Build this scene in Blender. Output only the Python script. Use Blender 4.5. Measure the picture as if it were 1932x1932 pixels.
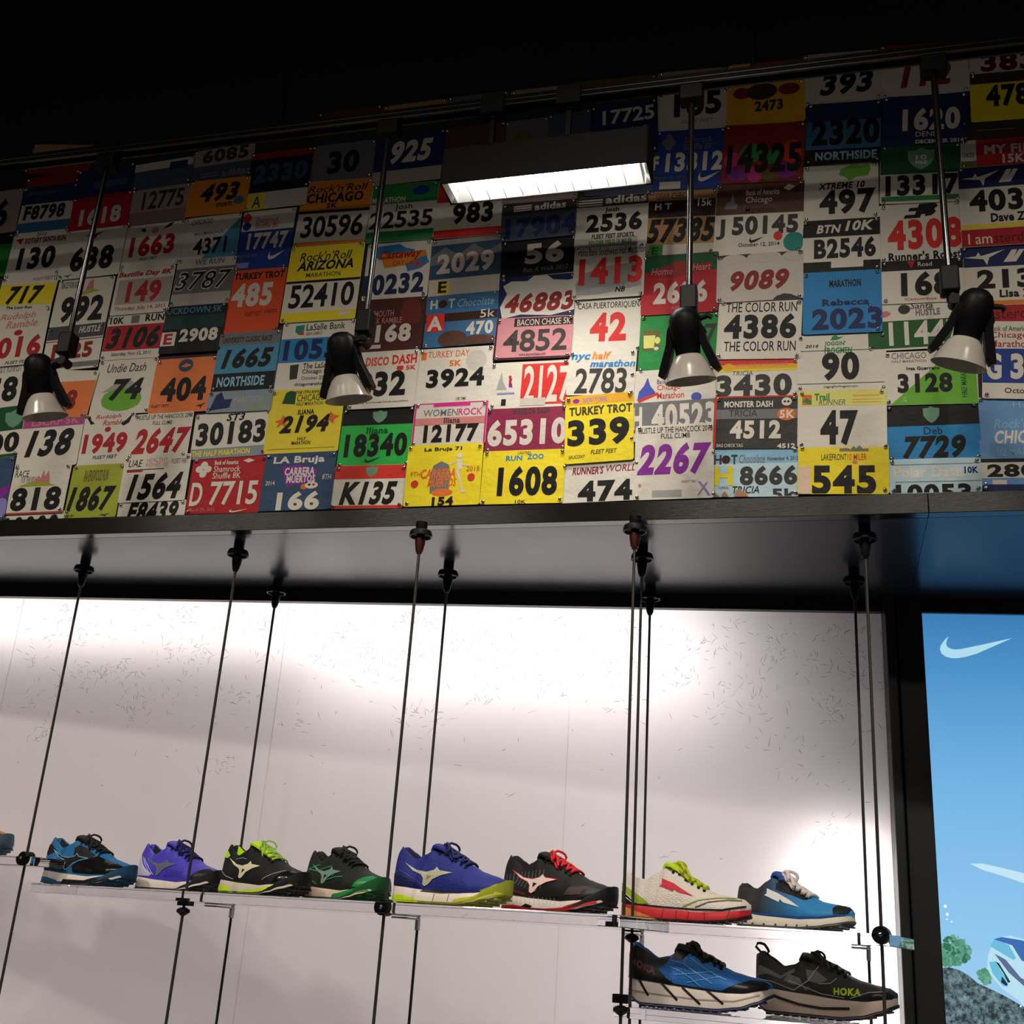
import bpy, bmesh, math, random
from math import sin, cos, pi, radians
from mathutils import Vector, Matrix

# ------------------------------------------------------------------ camera, world, exposure
SC = bpy.context.scene
C = SC.collection
for o in list(bpy.data.objects): bpy.data.objects.remove(o)
SC.view_settings.view_transform = 'Standard'
SC.view_settings.look = 'None'
SC.view_settings.exposure = 0.0
SC.view_settings.gamma = 1.0
SC.view_settings.use_curve_mapping = False
cam = bpy.data.cameras.new('camera'); cam.sensor_width = 36; cam.lens = 36*2200/1932; cam.clip_start = .05
CAM = bpy.data.objects.new('camera', cam); C.objects.link(CAM)
CM = ((0.96705, -0.02688, -0.25316), (0.24630, 0.35005, 0.90376), (0.06433, -0.93635, 0.34516))
CAM.matrix_world = Matrix(((CM[0][0], -CM[0][1], -CM[0][2], 0), (CM[1][0], -CM[1][1], -CM[1][2], 0),
                           (CM[2][0], -CM[2][1], -CM[2][2], 1.55), (0, 0, 0, 1)))
SC.camera = CAM
W = bpy.data.worlds.new('world'); SC.world = W; W.use_nodes = True
W.node_tree.nodes['Background'].inputs[0].default_value = (.5, .5, .55, 1)
W.node_tree.nodes['Background'].inputs[1].default_value = 0.002

def area(name, loc, target, sx, sy, power, color=(1, 1, 1), spread=180, up=None):
    l = bpy.data.lights.new(name, 'AREA'); l.shape = 'RECTANGLE'; l.size = sx; l.size_y = sy
    l.energy = power; l.color = color; l.spread = radians(spread)
    o = bpy.data.objects.new(name, l); C.objects.link(o); o.location = loc
    d = Vector(target)-Vector(loc)
    o.rotation_euler = d.to_track_quat('-Z', 'Y').to_euler()
    return o
WARM = (1, .90, .77)
# ceiling troffers of the shop, in front of the display wall
LIGHTS = [(-3.1, .1, 38), (-1.65, .1, 8), (-.35, .1, 27), (1.7, .1, 36)]
for x, y, p in LIGHTS:
    area('ceiling_troffer_light', (x, y, 4.48), (x, y+.32, 3.4), .5, .12, p, WARM, 108)
# second row of ceiling troffers further back; they glint on the ledge, the tacks and the lamp shades
for x in (-4.4, -2.7, -.5, .8):
    area('rear_troffer_light', (x, -2.9, 4.45), (x, -2.9, 3), .45, .45, 20, WARM, 175)
# added unseen spot that brightens the middle of the bib wall
sp = bpy.data.lights.new('added_wall_spot', 'SPOT'); sp.energy = 44; sp.color = (1, .93, .83)
sp.spot_size = radians(34); sp.spot_blend = .75; sp.shadow_soft_size = .04
SPO = bpy.data.objects.new('added_wall_spot', sp); C.objects.link(SPO); SPO.location = (.35, .1, 4.3)
SPO.rotation_euler = (Vector((-.38, 2.6, 2.62))-SPO.location).to_track_quat('-Z', 'Y').to_euler()
# lamp tubes of the wall-wash fixture and of the two backlit display boxes are made with their fixtures below

# ------------------------------------------------------------------ helpers
def s2l(c): return c/12.92 if c <= .04045 else ((c+.055)/1.055)**2.4
def rgb(h): return tuple(s2l(int(h[i:i+2], 16)/255) for i in (0, 2, 4))+(1,)
MATS = {}
def mat(name, col, rough=.5, metal=0, spec=.5, bump=None, emit=0, aniso=0, coat=0, noise=None):
    if name in MATS: return MATS[name]
    m = bpy.data.materials.new(name); m.use_nodes = True; nt = m.node_tree; b = nt.nodes['Principled BSDF']
    if isinstance(col, str): col = rgb(col)
    elif len(col) == 3: col = tuple(col)+(1,)
    b.inputs['Base Color'].default_value = col
    b.inputs['Roughness'].default_value = rough; b.inputs['Metallic'].default_value = metal
    b.inputs['Specular IOR Level'].default_value = spec
    b.inputs['Anisotropic'].default_value = aniso
    b.inputs['Coat Weight'].default_value = coat
    if emit:
        b.inputs['Emission Color'].default_value = col; b.inputs['Emission Strength'].default_value = emit
    if bump or noise:
        tc = nt.nodes.new('ShaderNodeTexCoord'); mp = nt.nodes.new('ShaderNodeMapping')
        nt.links.new(tc.outputs['Object'], mp.inputs['Vector'])
        n = nt.nodes.new('ShaderNodeTexNoise'); nt.links.new(mp.outputs[0], n.inputs['Vector'])
        sc, st, stretch, det = (bump or (40, 0, (1, 1, 1), 3))
        n.inputs['Scale'].default_value = sc; n.inputs['Detail'].default_value = det
        mp.inputs['Scale'].default_value = stretch
        if bump:
            bp = nt.nodes.new('ShaderNodeBump'); bp.inputs['Strength'].default_value = st; bp.inputs['Distance'].default_value = .004
            nt.links.new(n.outputs['Fac'], bp.inputs['Height']); nt.links.new(bp.outputs[0], b.inputs['Normal'])
        if noise:
            mx = nt.nodes.new('ShaderNodeMix'); mx.data_type = 'RGBA'
            mx.inputs[6].default_value = tuple(c*(1-noise) for c in col[:3])+(1,)
            mx.inputs[7].default_value = tuple(min(1, c*(1+noise)) for c in col[:3])+(1,)
            nt.links.new(n.outputs['Fac'], mx.inputs[0]); nt.links.new(mx.outputs[2], b.inputs['Base Color'])
    MATS[name] = m; return m

class MB:                                   # mesh builder with several materials
    def __init__(s): s.v = []; s.f = []; s.m = []; s.mats = []
    def mi(s, m):
        if m not in s.mats: s.mats.append(m)
        return s.mats.index(m)
    def add(s, vs, fs, m):
        k = len(s.v); s.v += [tuple(v) for v in vs]; i = s.mi(m)
        for f in fs: s.f.append(tuple(k+a for a in f)); s.m.append(i)
    def box(s, a, b, m, rot=0, org=(0, 0)):
        vs = [(x, y, z) for x in (a[0], b[0]) for y in (a[1], b[1]) for z in (a[2], b[2])]
        if rot: vs = [(org[0]+x*cos(rot)-y*sin(rot), org[1]+x*sin(rot)+y*cos(rot), z) for x, y, z in vs]
        elif org != (0, 0): vs = [(org[0]+x, org[1]+y, z) for x, y, z in vs]
        s.add(vs, [(0, 1, 3, 2), (4, 6, 7, 5), (0, 4, 5, 1), (2, 3, 7, 6), (0, 2, 6, 4), (1, 5, 7, 3)], m)
    def lathe(s, prof, m, n=20, M=None, cap=True):
        k = []; fs = []
        for r, z in prof:
            for i in range(n): k.append(Vector((r*cos(2*pi*i/n), r*sin(2*pi*i/n), z)))
        for j in range(len(prof)-1):
            for i in range(n):
                a = j*n+i; b = j*n+(i+1) % n; fs.append((a, b, b+n, a+n))
        if cap: fs.append(tuple(range(n-1, -1, -1))); fs.append(tuple((len(prof)-1)*n+i for i in range(n)))
        if M is not None: k = [M @ v for v in k]
        s.add(k, fs, m)
    def tube(s, pts, r, m, n=8):
        pts = [Vector(p) for p in pts]; k = []; fs = []
        for j, p in enumerate(pts):
            d = (pts[min(j+1, len(pts)-1)]-pts[max(j-1, 0)]).normalized()
            a = d.cross(Vector((0.13, 0.31, 1))).normalized(); b = d.cross(a)
            rr = r[j] if isinstance(r, (list, tuple)) else r
            for i in range(n): k.append(p+a*rr*cos(2*pi*i/n)+b*rr*sin(2*pi*i/n))
        for j in range(len(pts)-1):
            for i in range(n):
                q = j*n+i; t = j*n+(i+1) % n; fs.append((q, t, t+n, q+n))
        fs.append(tuple(range(n-1, -1, -1))); fs.append(tuple((len(pts)-1)*n+i for i in range(n)))
        s.add(k, fs, m)
    def mesh(s, name, smooth=False, bevel=0):
        me = bpy.data.meshes.new(name); me.from_pydata(s.v, [], s.f)
        for m in s.mats: me.materials.append(m)
        me.polygons.foreach_set('material_index', s.m)
        bm = bmesh.new(); bm.from_mesh(me)
        if smooth: bmesh.ops.remove_doubles(bm, verts=bm.verts, dist=1e-5)
        bmesh.ops.recalc_face_normals(bm, faces=bm.faces)
        if bevel: bmesh.ops.bevel(bm, geom=bm.edges[:], offset=bevel, segments=2, affect='EDGES', profile=.5)
        bm.to_mesh(me); bm.free()
        if smooth:
            me.polygons.foreach_set('use_smooth', [True]*len(me.polygons))
            me.set_sharp_from_angle(angle=radians(38))
        me.update(); return me
    def obj(s, name, parent=None, smooth=False, bevel=0, **kw):
        return link(name, s.mesh(name, smooth, bevel), parent, **kw)
def link(name, me, parent=None, loc=None, rot=None, label=None, cat=None, group=None, kind=None):
    o = bpy.data.objects.new(name, me); C.objects.link(o)
    if parent: o.parent = parent
    if loc: o.location = loc
    if rot: o.rotation_euler = rot
    return tag(o, label, cat, group, kind)
def tag(o, label=None, cat=None, group=None, kind=None):
    if label: o['label'] = label
    if cat: o['category'] = cat
    if group: o['group'] = group
    if kind: o['kind'] = kind
    return o
def empty(name, loc, rz, label, cat, group=None, rot=None):
    o = link(name, None, None, loc, rot or (0, 0, rz), label, cat, group); o.empty_display_size = .02; return o
def struct(name, mb, bevel=0): return mb.obj(name, bevel=bevel, kind='structure')

TXT = {}
def text2d(s, bold, ital, res=3):
    key = (s, bold, ital, res)
    if key in TXT: return TXT[key]
    cu = bpy.data.curves.new('t', 'FONT'); cu.body = s; cu.size = 1; cu.resolution_u = res
    cu.offset = (.047 if res == 4 else .036) if bold else (.022 if res == 4 else .006)
    cu.space_character = (1.14 if res == 4 else 1.06) if bold else 1.0
    if ital: cu.shear = .22
    o = bpy.data.objects.new('t', cu); C.objects.link(o)
    me = bpy.data.meshes.new_from_object(o)
    vs = [(v.co.x, v.co.y) for v in me.vertices]; fs = [tuple(p.vertices) for p in me.polygons]
    bpy.data.objects.remove(o); bpy.data.curves.remove(cu); bpy.data.meshes.remove(me)
    x0 = min(v[0] for v in vs); x1 = max(v[0] for v in vs); y0 = min(v[1] for v in vs); y1 = max(v[1] for v in vs)
    vs = [((x-x0)/(x1-x0), (y-y0)/(y1-y0)) for x, y in vs]
    TXT[key] = (vs, fs); return TXT[key]
SWOOSH = [(1, .02), (.6, .34), (.28, .58), (.2, .6), (.14, .56), (.1, .47), (.09, .34), (.105, .18), (.13, 0), (.06, .22), (.01, .45), (0, .62), (.02, .8), (.07, .93), (.15, 1), (.24, .99), (.34, .93), (.5, .77)]

# ------------------------------------------------------------------ the room
PL = {'black': mat('black_paint', (.012, .012, .013), .7), 'ceil': mat('black_ceiling', (.01, .01, .011), .9),
      'wall': mat('dark_wall_paint', (.05, .05, .05), .8), 'floor': mat('grey_carpet_floor', (.12, .115, .11), .9, bump=(300, .3, (1, 1, 1), 2)),
      'wood': mat('dark_wood_laminate', (.010, .008, .0065), .15, spec=.5, bump=(60, .045, (1, 8, 26), 6), noise=.5),
      'soffit': mat('dark_soffit_laminate', (.018, .021, .026), .24, spec=.38, bump=(50, .05, (1.2, 14, 8), 4)),
      'frame': mat('black_metal_trim', (.014, .014, .015), .4),
      'chrome': mat('chrome_tack', (.85, .83, .8), .1, 1), 'rod': mat('black_track_metal', (.012, .012, .012), .16, spec=.5),
      'blackpl': mat('black_plastic', (.006, .006, .007), .42, spec=.12), 'shade': mat('white_lamp_shade', (.46, .42, .37), .22),
      'cable': mat('steel_cable', (.06, .055, .05), .4, .6), 'copper': mat('bronze_ferrule', (.16, .05, .03), .3, .8),
      'alu': mat('mirror_reflector', (.9, .9, .88), .38, 1)}
def slab(name, a, b, m, bevel=0):
    mb = MB(); mb.box(a, b, PL[m]); return struct(name, mb, bevel)
slab('floor', (-5.2, -4.2, -.1), (3.7, 3.4, 0), 'floor')
slab('ceiling', (-5.2, -4.2, 4.6), (3.7, 3.4, 4.7), 'ceil')
slab('wall_left', (-5.2, -4.2, 0), (-5, 3.4, 4.6), 'wall')
slab('wall_right', (3.5, -4.2, 0), (3.7, 3.4, 4.6), 'wall')
slab('wall_front', (-5, -4.2, 0), (3.5, -4, 4.6), 'wall')
slab('wall_back', (-5, 2.604, 2.497), (3.5, 2.72, 4.6), 'black')
slab('wall_display_back', (-5, 3.32, 0), (3.5, 3.4, 2.497), 'black')
# ledge: fascia boards in front, top board and glossy soffit underneath
slab('trim_ledge_top', (-5, 2.462, 2.487), (3.5, 2.604, 2.497), 'black')
led = empty('ledge_fascia', (0, 2.43, 2.45), 0, 'dark wood fascia board running along the ledge under the race bibs', 'ledge')
for x0, x1 in ((-4.9, -2.6), (-2.599, .2265), (.2275, 3.4)):
    mb = MB(); mb.box((x0, 0, 0), (x1, .03, .0455), PL['wood']); mb.obj('board', led, bevel=.0012)
slab('trim_soffit', (-5, 2.461, 2.45), (.2265, 3.32, 2.486), 'soffit')
slab('trim_soffit_right', (.2275, 2.461, 2.45), (3.5, 3.32, 2.486), 'soffit')

# display bay line, turned a little against the bib wall
HA = math.atan2(.217, 2.509); H0 = (-2.355, 2.837)
def hp(x, d=0):                      # point on the header face at world x, d metres behind it
    t = (x-H0[0])/cos(HA); return (H0[0]+t*cos(HA)-d*sin(HA), H0[1]+t*sin(HA)+d*cos(HA))
def hbox(x0, x1, d0, d1, z0, z1, m, mb=None):
    mb = mb or MB(); o = H0; k = 1/cos(HA)
    mb.box(((x0-o[0])*k, d0, z0), ((x1-o[0])*k, d1, z1), m, HA, o); return mb
struct('trim_header', hbox(-3.4, .168, 0, .022, 2.412, 2.45, PL['frame']))
struct('trim_header_right', hbox(.24, 1.6, 0, .022, 2.412, 2.45, PL['frame']))
struct('trim_post', hbox(.157, .181, -.04, .2, .1, 2.45, PL['frame']), bevel=.004)
struct('trim_post_wide', hbox(.187, .2505, -.02, .2, .1, 2.45, PL['frame']), bevel=.003)

# ------------------------------------------------------------------ backlit display panels
def panel_mat():
    m = bpy.data.materials.new('milky_backlit_acrylic'); m.use_nodes = True; nt = m.node_tree; nt.nodes.clear()
    out = nt.nodes.new('ShaderNodeOutputMaterial'); tr = nt.nodes.new('ShaderNodeBsdfTranslucent'); df = nt.nodes.new('ShaderNodeBsdfDiffuse')
    tr.inputs[0].default_value = (.93, .90, .90, 1); df.inputs[0].default_value = (.86, .82, .82, 1)
    mx = nt.nodes.new('ShaderNodeMixShader'); mx.inputs[0].default_value = .25
    gl = nt.nodes.new('ShaderNodeBsdfGlossy'); gl.inputs['Roughness'].default_value = .25
    fr = nt.nodes.new('ShaderNodeFresnel'); fr.inputs[0].default_value = 1.4
    m2 = nt.nodes.new('ShaderNodeMixShader')
    L = nt.links.new; L(tr.outputs[0], mx.inputs[1]); L(df.outputs[0], mx.inputs[2]); L(fr.outputs[0], m2.inputs[0]); L(mx.outputs[0], m2.inputs[1]); L(gl.outputs[0], m2.inputs[2]); L(m2.outputs[0], out.inputs[0])
    return m
PM = panel_mat()
fib = bpy.data.materials.new('grey_paper_fibre'); fib.use_nodes = True
_nt = fib.node_tree; _b = _nt.nodes['Principled BSDF']; _b.inputs['Base Color'].default_value = (.3, .28, .25, 1)
_t = _nt.nodes.new('ShaderNodeBsdfTransparent'); _x = _nt.nodes.new('ShaderNodeMixShader'); _x.inputs[0].default_value = .62
_nt.links.new(_t.outputs[0], _x.inputs[1]); _nt.links.new(_b.outputs[0], _x.inputs[2]); _nt.links.new(_x.outputs[0], _nt.nodes['Material Output'].inputs[0])
rnd = random.Random(7)
PX = [(-3.35, -2.2893), (-2.289, -1.4613), (-1.461, -.6473), (-.647, .168)]
PLAB = ['backlit white fibre panel at far left, mostly out of view', 'backlit white fibre panel behind the blue and violet shoes',
        'backlit white fibre panel behind the green and navy shoes', 'backlit white fibre panel beside the black post']
for (x0, x1), lab in zip(PX, PLAB):
    p = empty('light_panel', (*hp(x0), 0), HA, lab, 'light panel')
    w = (x1-x0)/cos(HA)
    mb = MB(); mb.box((0, .03, .3), (w, .033, 2.449), PM); mb.obj('acrylic_sheet', p)
    mb = MB()
    cl = [(rnd.uniform(.05, w-.05), 2.38-abs(rnd.gauss(.13, .12))) for _ in range(20)]
    if x1 > 0: cl += [(rnd.uniform(w*.4, w), 2.38-rnd.uniform(0, .3)) for _ in range(14)]+[(rnd.uniform(w*.75, w-.03), rnd.uniform(1.62, 2.0)) for _ in range(6)]
    for k in range(440):
        if k < 330:
            c = rnd.choice(cl); x = c[0]+rnd.gauss(0, .025); z = c[1]+rnd.gauss(0, .02)
        else: x = rnd.uniform(.01, w-.01); z = 2.4-abs(rnd.gauss(0, .22))
        a = rnd.uniform(0, pi); cv = rnd.uniform(-.8, .8); ln = rnd.uniform(.006, .026); q = 5; pt = []
        for i in range(q):
            pt.append((x, z)); x += cos(a)*ln/(q-1); z += sin(a)*ln/(q-1); a += cv/(q-1)
        if not all(.002 < t[0] < w-.002 and t[1] < 2.41 for t in pt): continue
        vs = []; hw = .0004+.0004*rnd.random()
        for i, (px, pz) in enumerate(pt):
            d = Vector((pt[min(i+1, q-1)][0]-pt[max(i-1, 0)][0], pt[min(i+1, q-1)][1]-pt[max(i-1, 0)][1])).normalized()
            h = hw*(1-abs(i/(q-1)*2-1)*.7); vs += [(px-d.y*h, .0292, pz+d.x*h), (px+d.y*h, .0292, pz-d.x*h)]
        mb.add(vs, [(2*i, 2*i+1, 2*i+3, 2*i+2) for i in range(q-1)], fib)
    mb.obj('fibres', p, kind='stuff')
# light box behind: white interior, lamp tubes and added fill lights
WB = mat('white_light_box', (.85, .85, .85), .8)
struct('trim_light_box', hbox(-3.4, .168, .30, .31, .2, 2.449, WB))
def hlight(name, x0, x1, d, z, h, p, col, face=-1, spread=180):
    cx = (x0+x1)/2; c = hp(cx, d); t = hp(cx, d-1)
    o = area(name, (c[0], c[1], z), (t[0], t[1], z), abs(x1-x0), h, p, col, spread); return o
CW = (1, .985, .97)
hlight('light_box_tube', -3.3, -1.3, .11, 2.36, .20, 6.0, CW)
hlight('light_box_tube', -1.35, -.27, .20, 2.32, .30, 7.2, CW)
hlight('light_box_tube', -.03, .14, .13, 1.42, .80, 8.5, CW)
hlight('light_box_added_fill', -3.3, -.6, .28, 1.3, 2.2, 13, (1, .93, .92))  # broad area fills, added to lift the panels evenly, not tubes
hlight('light_box_added_fill', -.62, .16, .28, 1.3, 2.2, 6.9, (1, .95, .97))
BIBS=[
('white race bib showing only the tops of digits 10000 above the ledge', -2.1143, 2.5254, 0.2538, 0.1086, 0.046, 'W', [('n', '10000', 0.2, 0.08, 0.88, 0.75, 'K', 'b')]),
('white race bib numbered 818 with pink castle and green hill', -2.1038, 2.6501, 0.1852, 0.1467, 0.01, 'W', [('t', 'RACE', 0.04, 0.1, 0.28, 0.24, 'DG', ''), ('t', 'FOR THE KIDS', 0.16, 0.24, 0.42, 0.36, 'GY', ''), ('p', [(0.42, 0.4), (0.42, 0.28), (0.46, 0.22), (0.5, 0.28), (0.53, 0.1), (0.57, 0.24), (0.62, 0.12), (0.66, 0.3), (0.68, 0.4)], 'PK'), ('p', [(0.12, 0.44), (0.3, 0.36), (0.6, 0.36), (0.8, 0.44)], 'LY'), ('n', '818', 0.06, 0.46, 0.92, 0.94, 'K', 'b'), ('r', 0, 0.97, 1, 1, 'RB')]),
('lime yellow race bib numbered 1867', -1.925, 2.6393, 0.1624, 0.1585, 0.009, 'LY', [('t', 'RAVENSWOOD RUN', 0.25, 0.1, 0.72, 0.32, 'DK', 'i'), ('n', '1867', 0.02, 0.4, 0.92, 0.88, 'K', 'bi'), ('t', 'FLEET FEET', 0.02, 0.93, 0.2, 0.98, 'K', 'i'), ('p', [(0.66, 0.9560000000000001), (0.732, 0.9504), (0.7464000000000001, 0.9296), (0.7608, 0.9504), (0.9, 0.92), (0.8088, 0.96), (0.7944, 1.0), (0.7752, 0.968)], 'K')]),
('white race bib numbered 1564 with small red and green heading', -1.7415, 2.669, 0.2036, 0.1365, 0.015, 'W', [('t', 'UAE', 0.07, 0.08, 0.28, 0.24, 'K', 'i'), ('t', 'HEALTHY', 0.34, 0.06, 0.66, 0.15, 'PK', ''), ('t', 'KIDNEY 10K', 0.34, 0.16, 0.68, 0.25, 'PK', ''), ('r', 0.06, 0.29, 0.62, 0.31, 'DG'), ('r', 0.06, 0.31, 0.3, 0.35, 'R'), ('t', 'FLEET FEET', 0.72, 0.1, 0.97, 0.2, 'GY', ''), ('n', '1564', 0.12, 0.38, 0.92, 0.96, 'K', 'bi')]),
('white race bib numbered F8439 half hidden by the ledge', -1.7355, 2.5532, 0.2041, 0.1025, 0.011, 'W', [('n', 'F8439', 0.14, 0.03, 0.9, 0.62, 'K', 'bi')]),
('red race bib numbered D 7715 with white shamrock', -1.5254, 2.644, 0.2192, 0.1629, -0.004, 'R', [('e', 0.16, 0.14, 0.05, 0.07, 'W'), ('e', 0.1, 0.21, 0.05, 0.06, 'W'), ('e', 0.22, 0.21, 0.05, 0.06, 'W'), ('e', 0.16, 0.29, 0.05, 0.07, 'W'), ('t', 'Bank of America', 0.3, 0.06, 0.62, 0.14, 'W', 'b'), ('t', 'Shamrock', 0.3, 0.16, 0.66, 0.27, 'W', ''), ('t', 'Shuffle 8K', 0.3, 0.28, 0.68, 0.39, 'W', ''), ('p', [(0.68, 0.08), (0.76, 0.04), (0.84, 0.08), (0.76, 0.12)], 'W'), ('n', 'D', 0.04, 0.45, 0.2, 0.86, 'W', ''), ('n', '7715', 0.3, 0.44, 0.94, 0.86, 'W', ''), ('t', 'March 29, 2015', 0.05, 0.9, 0.4, 0.97, 'PK', ''), ('s', 0.6, 0.93, 0.85, 0.99, 'W')]),
('slate blue race bib numbered 166 with skull and purple lettering badge', -1.3158, 2.6455, 0.2032, 0.1635, 0.003, 'SL', [('t', 'LA Bruja', 0.12, 0.06, 0.84, 0.22, 'W', 'b'), ('p', [(0.25, 0.24), (0.5, 0.22), (0.76, 0.3), (0.72, 0.5), (0.5, 0.55), (0.35, 0.6), (0.3, 0.4)], 'P'), ('t', 'CARRERA', 0.3, 0.26, 0.72, 0.4, 'W', 'b'), ('t', 'MUERTOS', 0.34, 0.4, 0.74, 0.53, 'W', 'b'), ('e', 0.6, 0.6, 0.05, 0.05, 'O'), ('e', 0.7, 0.58, 0.09, 0.06, 'W'), ('e', 0.67, 0.57, 0.02, 0.02, 'K'), ('e', 0.73, 0.57, 0.02, 0.02, 'R'), ('t', '2014', 0.05, 0.48, 0.18, 0.56, 'W', ''), ('t', '8TH', 0.84, 0.4, 0.96, 0.49, 'W', ''), ('n', '166', 0.24, 0.68, 0.84, 1.0, 'W', 'b')]),
('white race bib with red bands numbered K135', -1.1164, 2.624, 0.1994, 0.1205, -0.016, 'W', [('r', 0, 0, 1, 0.32, 'RB'), ('p', [(0.44, 0.051199999999999996), (0.488, 0.046), (0.52, 0.02), (0.5519999999999999, 0.046), (0.6, 0.051199999999999996), (0.5952, 0.163), (0.5599999999999999, 0.241), (0.52, 0.28), (0.48, 0.241), (0.4448, 0.163)], 'SG'), ('r', 0, 0.93, 1, 1, 'RB'), ('n', 'K135', 0.12, 0.38, 0.9, 0.92, 'K', 'bi')]),
('bright yellow race bib numbered 154 with running skeleton and grey tombstone', -0.9144, 2.6484, 0.2015, 0.1687, 0.004, 'Y', [('t', 'La Bruja 71', 0.22, 0.05, 0.72, 0.13, 'K', 'b'), ('p', [(0.34, 0.8), (0.32, 0.5), (0.36, 0.35), (0.46, 0.28), (0.56, 0.34), (0.6, 0.5), (0.58, 0.84)], 'GY'), ('t', 'CARRERA', 0.2, 0.4, 0.66, 0.56, 'O', 'bi'), ('t', 'MUERTOS', 0.3, 0.56, 0.68, 0.7, 'O', 'bi'), ('e', 0.5, 0.79, 0.14, 0.06, 'O'), ('e', 0.7, 0.2, 0.035, 0.04, 'W'), ('p', [(0.66, 0.26), (0.73, 0.26), (0.74, 0.42), (0.68, 0.44)], 'W'), ('p', [(0.66, 0.44), (0.7, 0.44), (0.74, 0.6), (0.72, 0.62)], 'W'), ('p', [(0.72, 0.6), (0.74, 0.6), (0.77, 0.76), (0.83, 0.8), (0.75, 0.8)], 'W'), ('p', [(0.58, 0.32), (0.66, 0.28), (0.66, 0.3), (0.58, 0.35)], 'W'), ('p', [(0.74, 0.34), (0.84, 0.36), (0.84, 0.38), (0.73, 0.36)], 'W'), ('t', '9TH', 0.06, 0.44, 0.2, 0.52, 'O', ''), ('t', '2015', 0.8, 0.38, 0.97, 0.46, 'O', ''), ('e', 0.13, 0.64, 0.05, 0.06, 'RB'), ('e', 0.87, 0.56, 0.05, 0.06, 'RB'), ('n', '154', 0.38, 0.86, 0.66, 1.0, 'K', 'b')]),
('yellow race bib numbered 1608', -0.7069, 2.636, 0.2122, 0.144, -0.007, 'Y', [('t', 'RUN', 0.28, 0.1, 0.48, 0.2, 'CB', 'b'), ('t', 'ZOO', 0.54, 0.08, 0.74, 0.18, 'CB', 'b'), ('t', 'UNITED', 0.42, 0.03, 0.58, 0.08, 'DK', ''), ('n', '1608', 0.2, 0.3, 0.92, 0.86, 'K', 'b'), ('t', '10K', 0.43, 0.93, 0.56, 1, 'K', '')]),
('white race bib numbered 474 with dark red heading above the ledge', -0.5104, 2.6161, 0.1961, 0.1042, 0.018, 'W', [('t', "RUNNER'S", 0.14, 0.1, 0.54, 0.3, 'M', 'bi'), ('t', 'WORLD', 0.57, 0.08, 0.97, 0.26, 'M', 'i'), ('n', '474', 0.22, 0.46, 0.9, 1.05, 'K', 'b')]),
('white race bib numbered 2267 in purple digits', -0.3312, 2.6615, 0.1906, 0.1955, 0.005, 'W', [('t', 'HUSTLE UP THE HANCOCK 2013', 0.04, 0.03, 0.98, 0.11, 'K', ''), ('t', 'FULL CLIMB', 0.33, 0.12, 0.7, 0.19, 'K', ''), ('n', '2267', 0.03, 0.25, 0.97, 0.68, 'P', 'bi'), ('t', 'FLEET FEET', 0.6, 0.76, 0.8, 0.79, 'GY', 'i'), ('e', 0.07, 0.81, 0.02, 0.025, 'PK'), ('r', 0.23, 0.88, 0.6, 0.97, 'LG'), ('p', [(0.8, 0.78), (0.83, 0.78), (0.92, 0.9), (0.96, 0.97), (0.93, 0.97), (0.88, 0.9)], 'LV'), ('p', [(0.9, 0.8), (0.93, 0.79), (0.82, 0.95), (0.79, 0.97)], 'LV')]),
('pale blue race bib numbered 8666 with raised hands and yellow letter H', -0.142, 2.6258, 0.2068, 0.1229, -0.019, 'IB', [('r', 0, 0, 1, 0.3, 'LB'), ('t', 'H', 0.04, 0.12, 0.13, 0.32, 'DK', 'b'), ('e', 0.18, 0.22, 0.05, 0.09, 'BR'), ('t', 'T', 0.24, 0.12, 0.31, 0.32, 'DK', 'b'), ('t', 'Chocolate', 0.33, 0.12, 0.62, 0.3, 'GY', 'i'), ('t', 'November 4, 2012', 0.65, 0.17, 0.99, 0.27, 'DK', ''), ('t', 'H', 0.05, 0.36, 0.26, 0.76, 'Y', 'b'), ('n', '8666', 0.34, 0.36, 0.98, 0.76, 'DK', 'b'), ('t', 'CORRAL', 0.1, 0.78, 0.22, 0.83, 'GY', ''), ('t', 'TRICIA', 0.26, 0.78, 0.56, 0.93, 'K', 'i'), ('t', '5k', 0.7, 0.84, 0.98, 1.05, 'DK', 'b'), ('p', [(0, 1), (0, 0.76), (0.05, 0.86), (0.12, 1)], 'SK'), ('p', [(0.13, 1), (0.16, 0.9), (0.18, 0.88), (0.22, 1)], 'SK'), ('p', [(0.28, 1), (0.3, 0.86), (0.34, 0.84), (0.42, 0.93), (0.44, 1)], 'SK')]),
('yellow race bib numbered 545 with city skyline', 0.0604, 2.625, 0.2034, 0.1241, -0.034, 'Y', [('p', [(0.46, 0.14), (0.46, 0.08), (0.55, 0.07), (0.58, 0.1), (0.62, 0.03), (0.64, 0.08), (0.68, 0.02), (0.72, 0.09), (0.78, 0.08), (0.78, 0.14)], 'GY'), ('t', 'LAKEFRONT', 0.26, 0.19, 0.54, 0.32, 'DK', ''), ('t', '10 MILER', 0.55, 0.19, 0.76, 0.32, 'RB', ''), ('e', 0.63, 0.36, 0.03, 0.04, 'PK'), ('r', 0.01, 0.44, 0.14, 1, 'PB'), ('n', '545', 0.16, 0.42, 0.86, 1.02, 'K', 'b')]),
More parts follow.
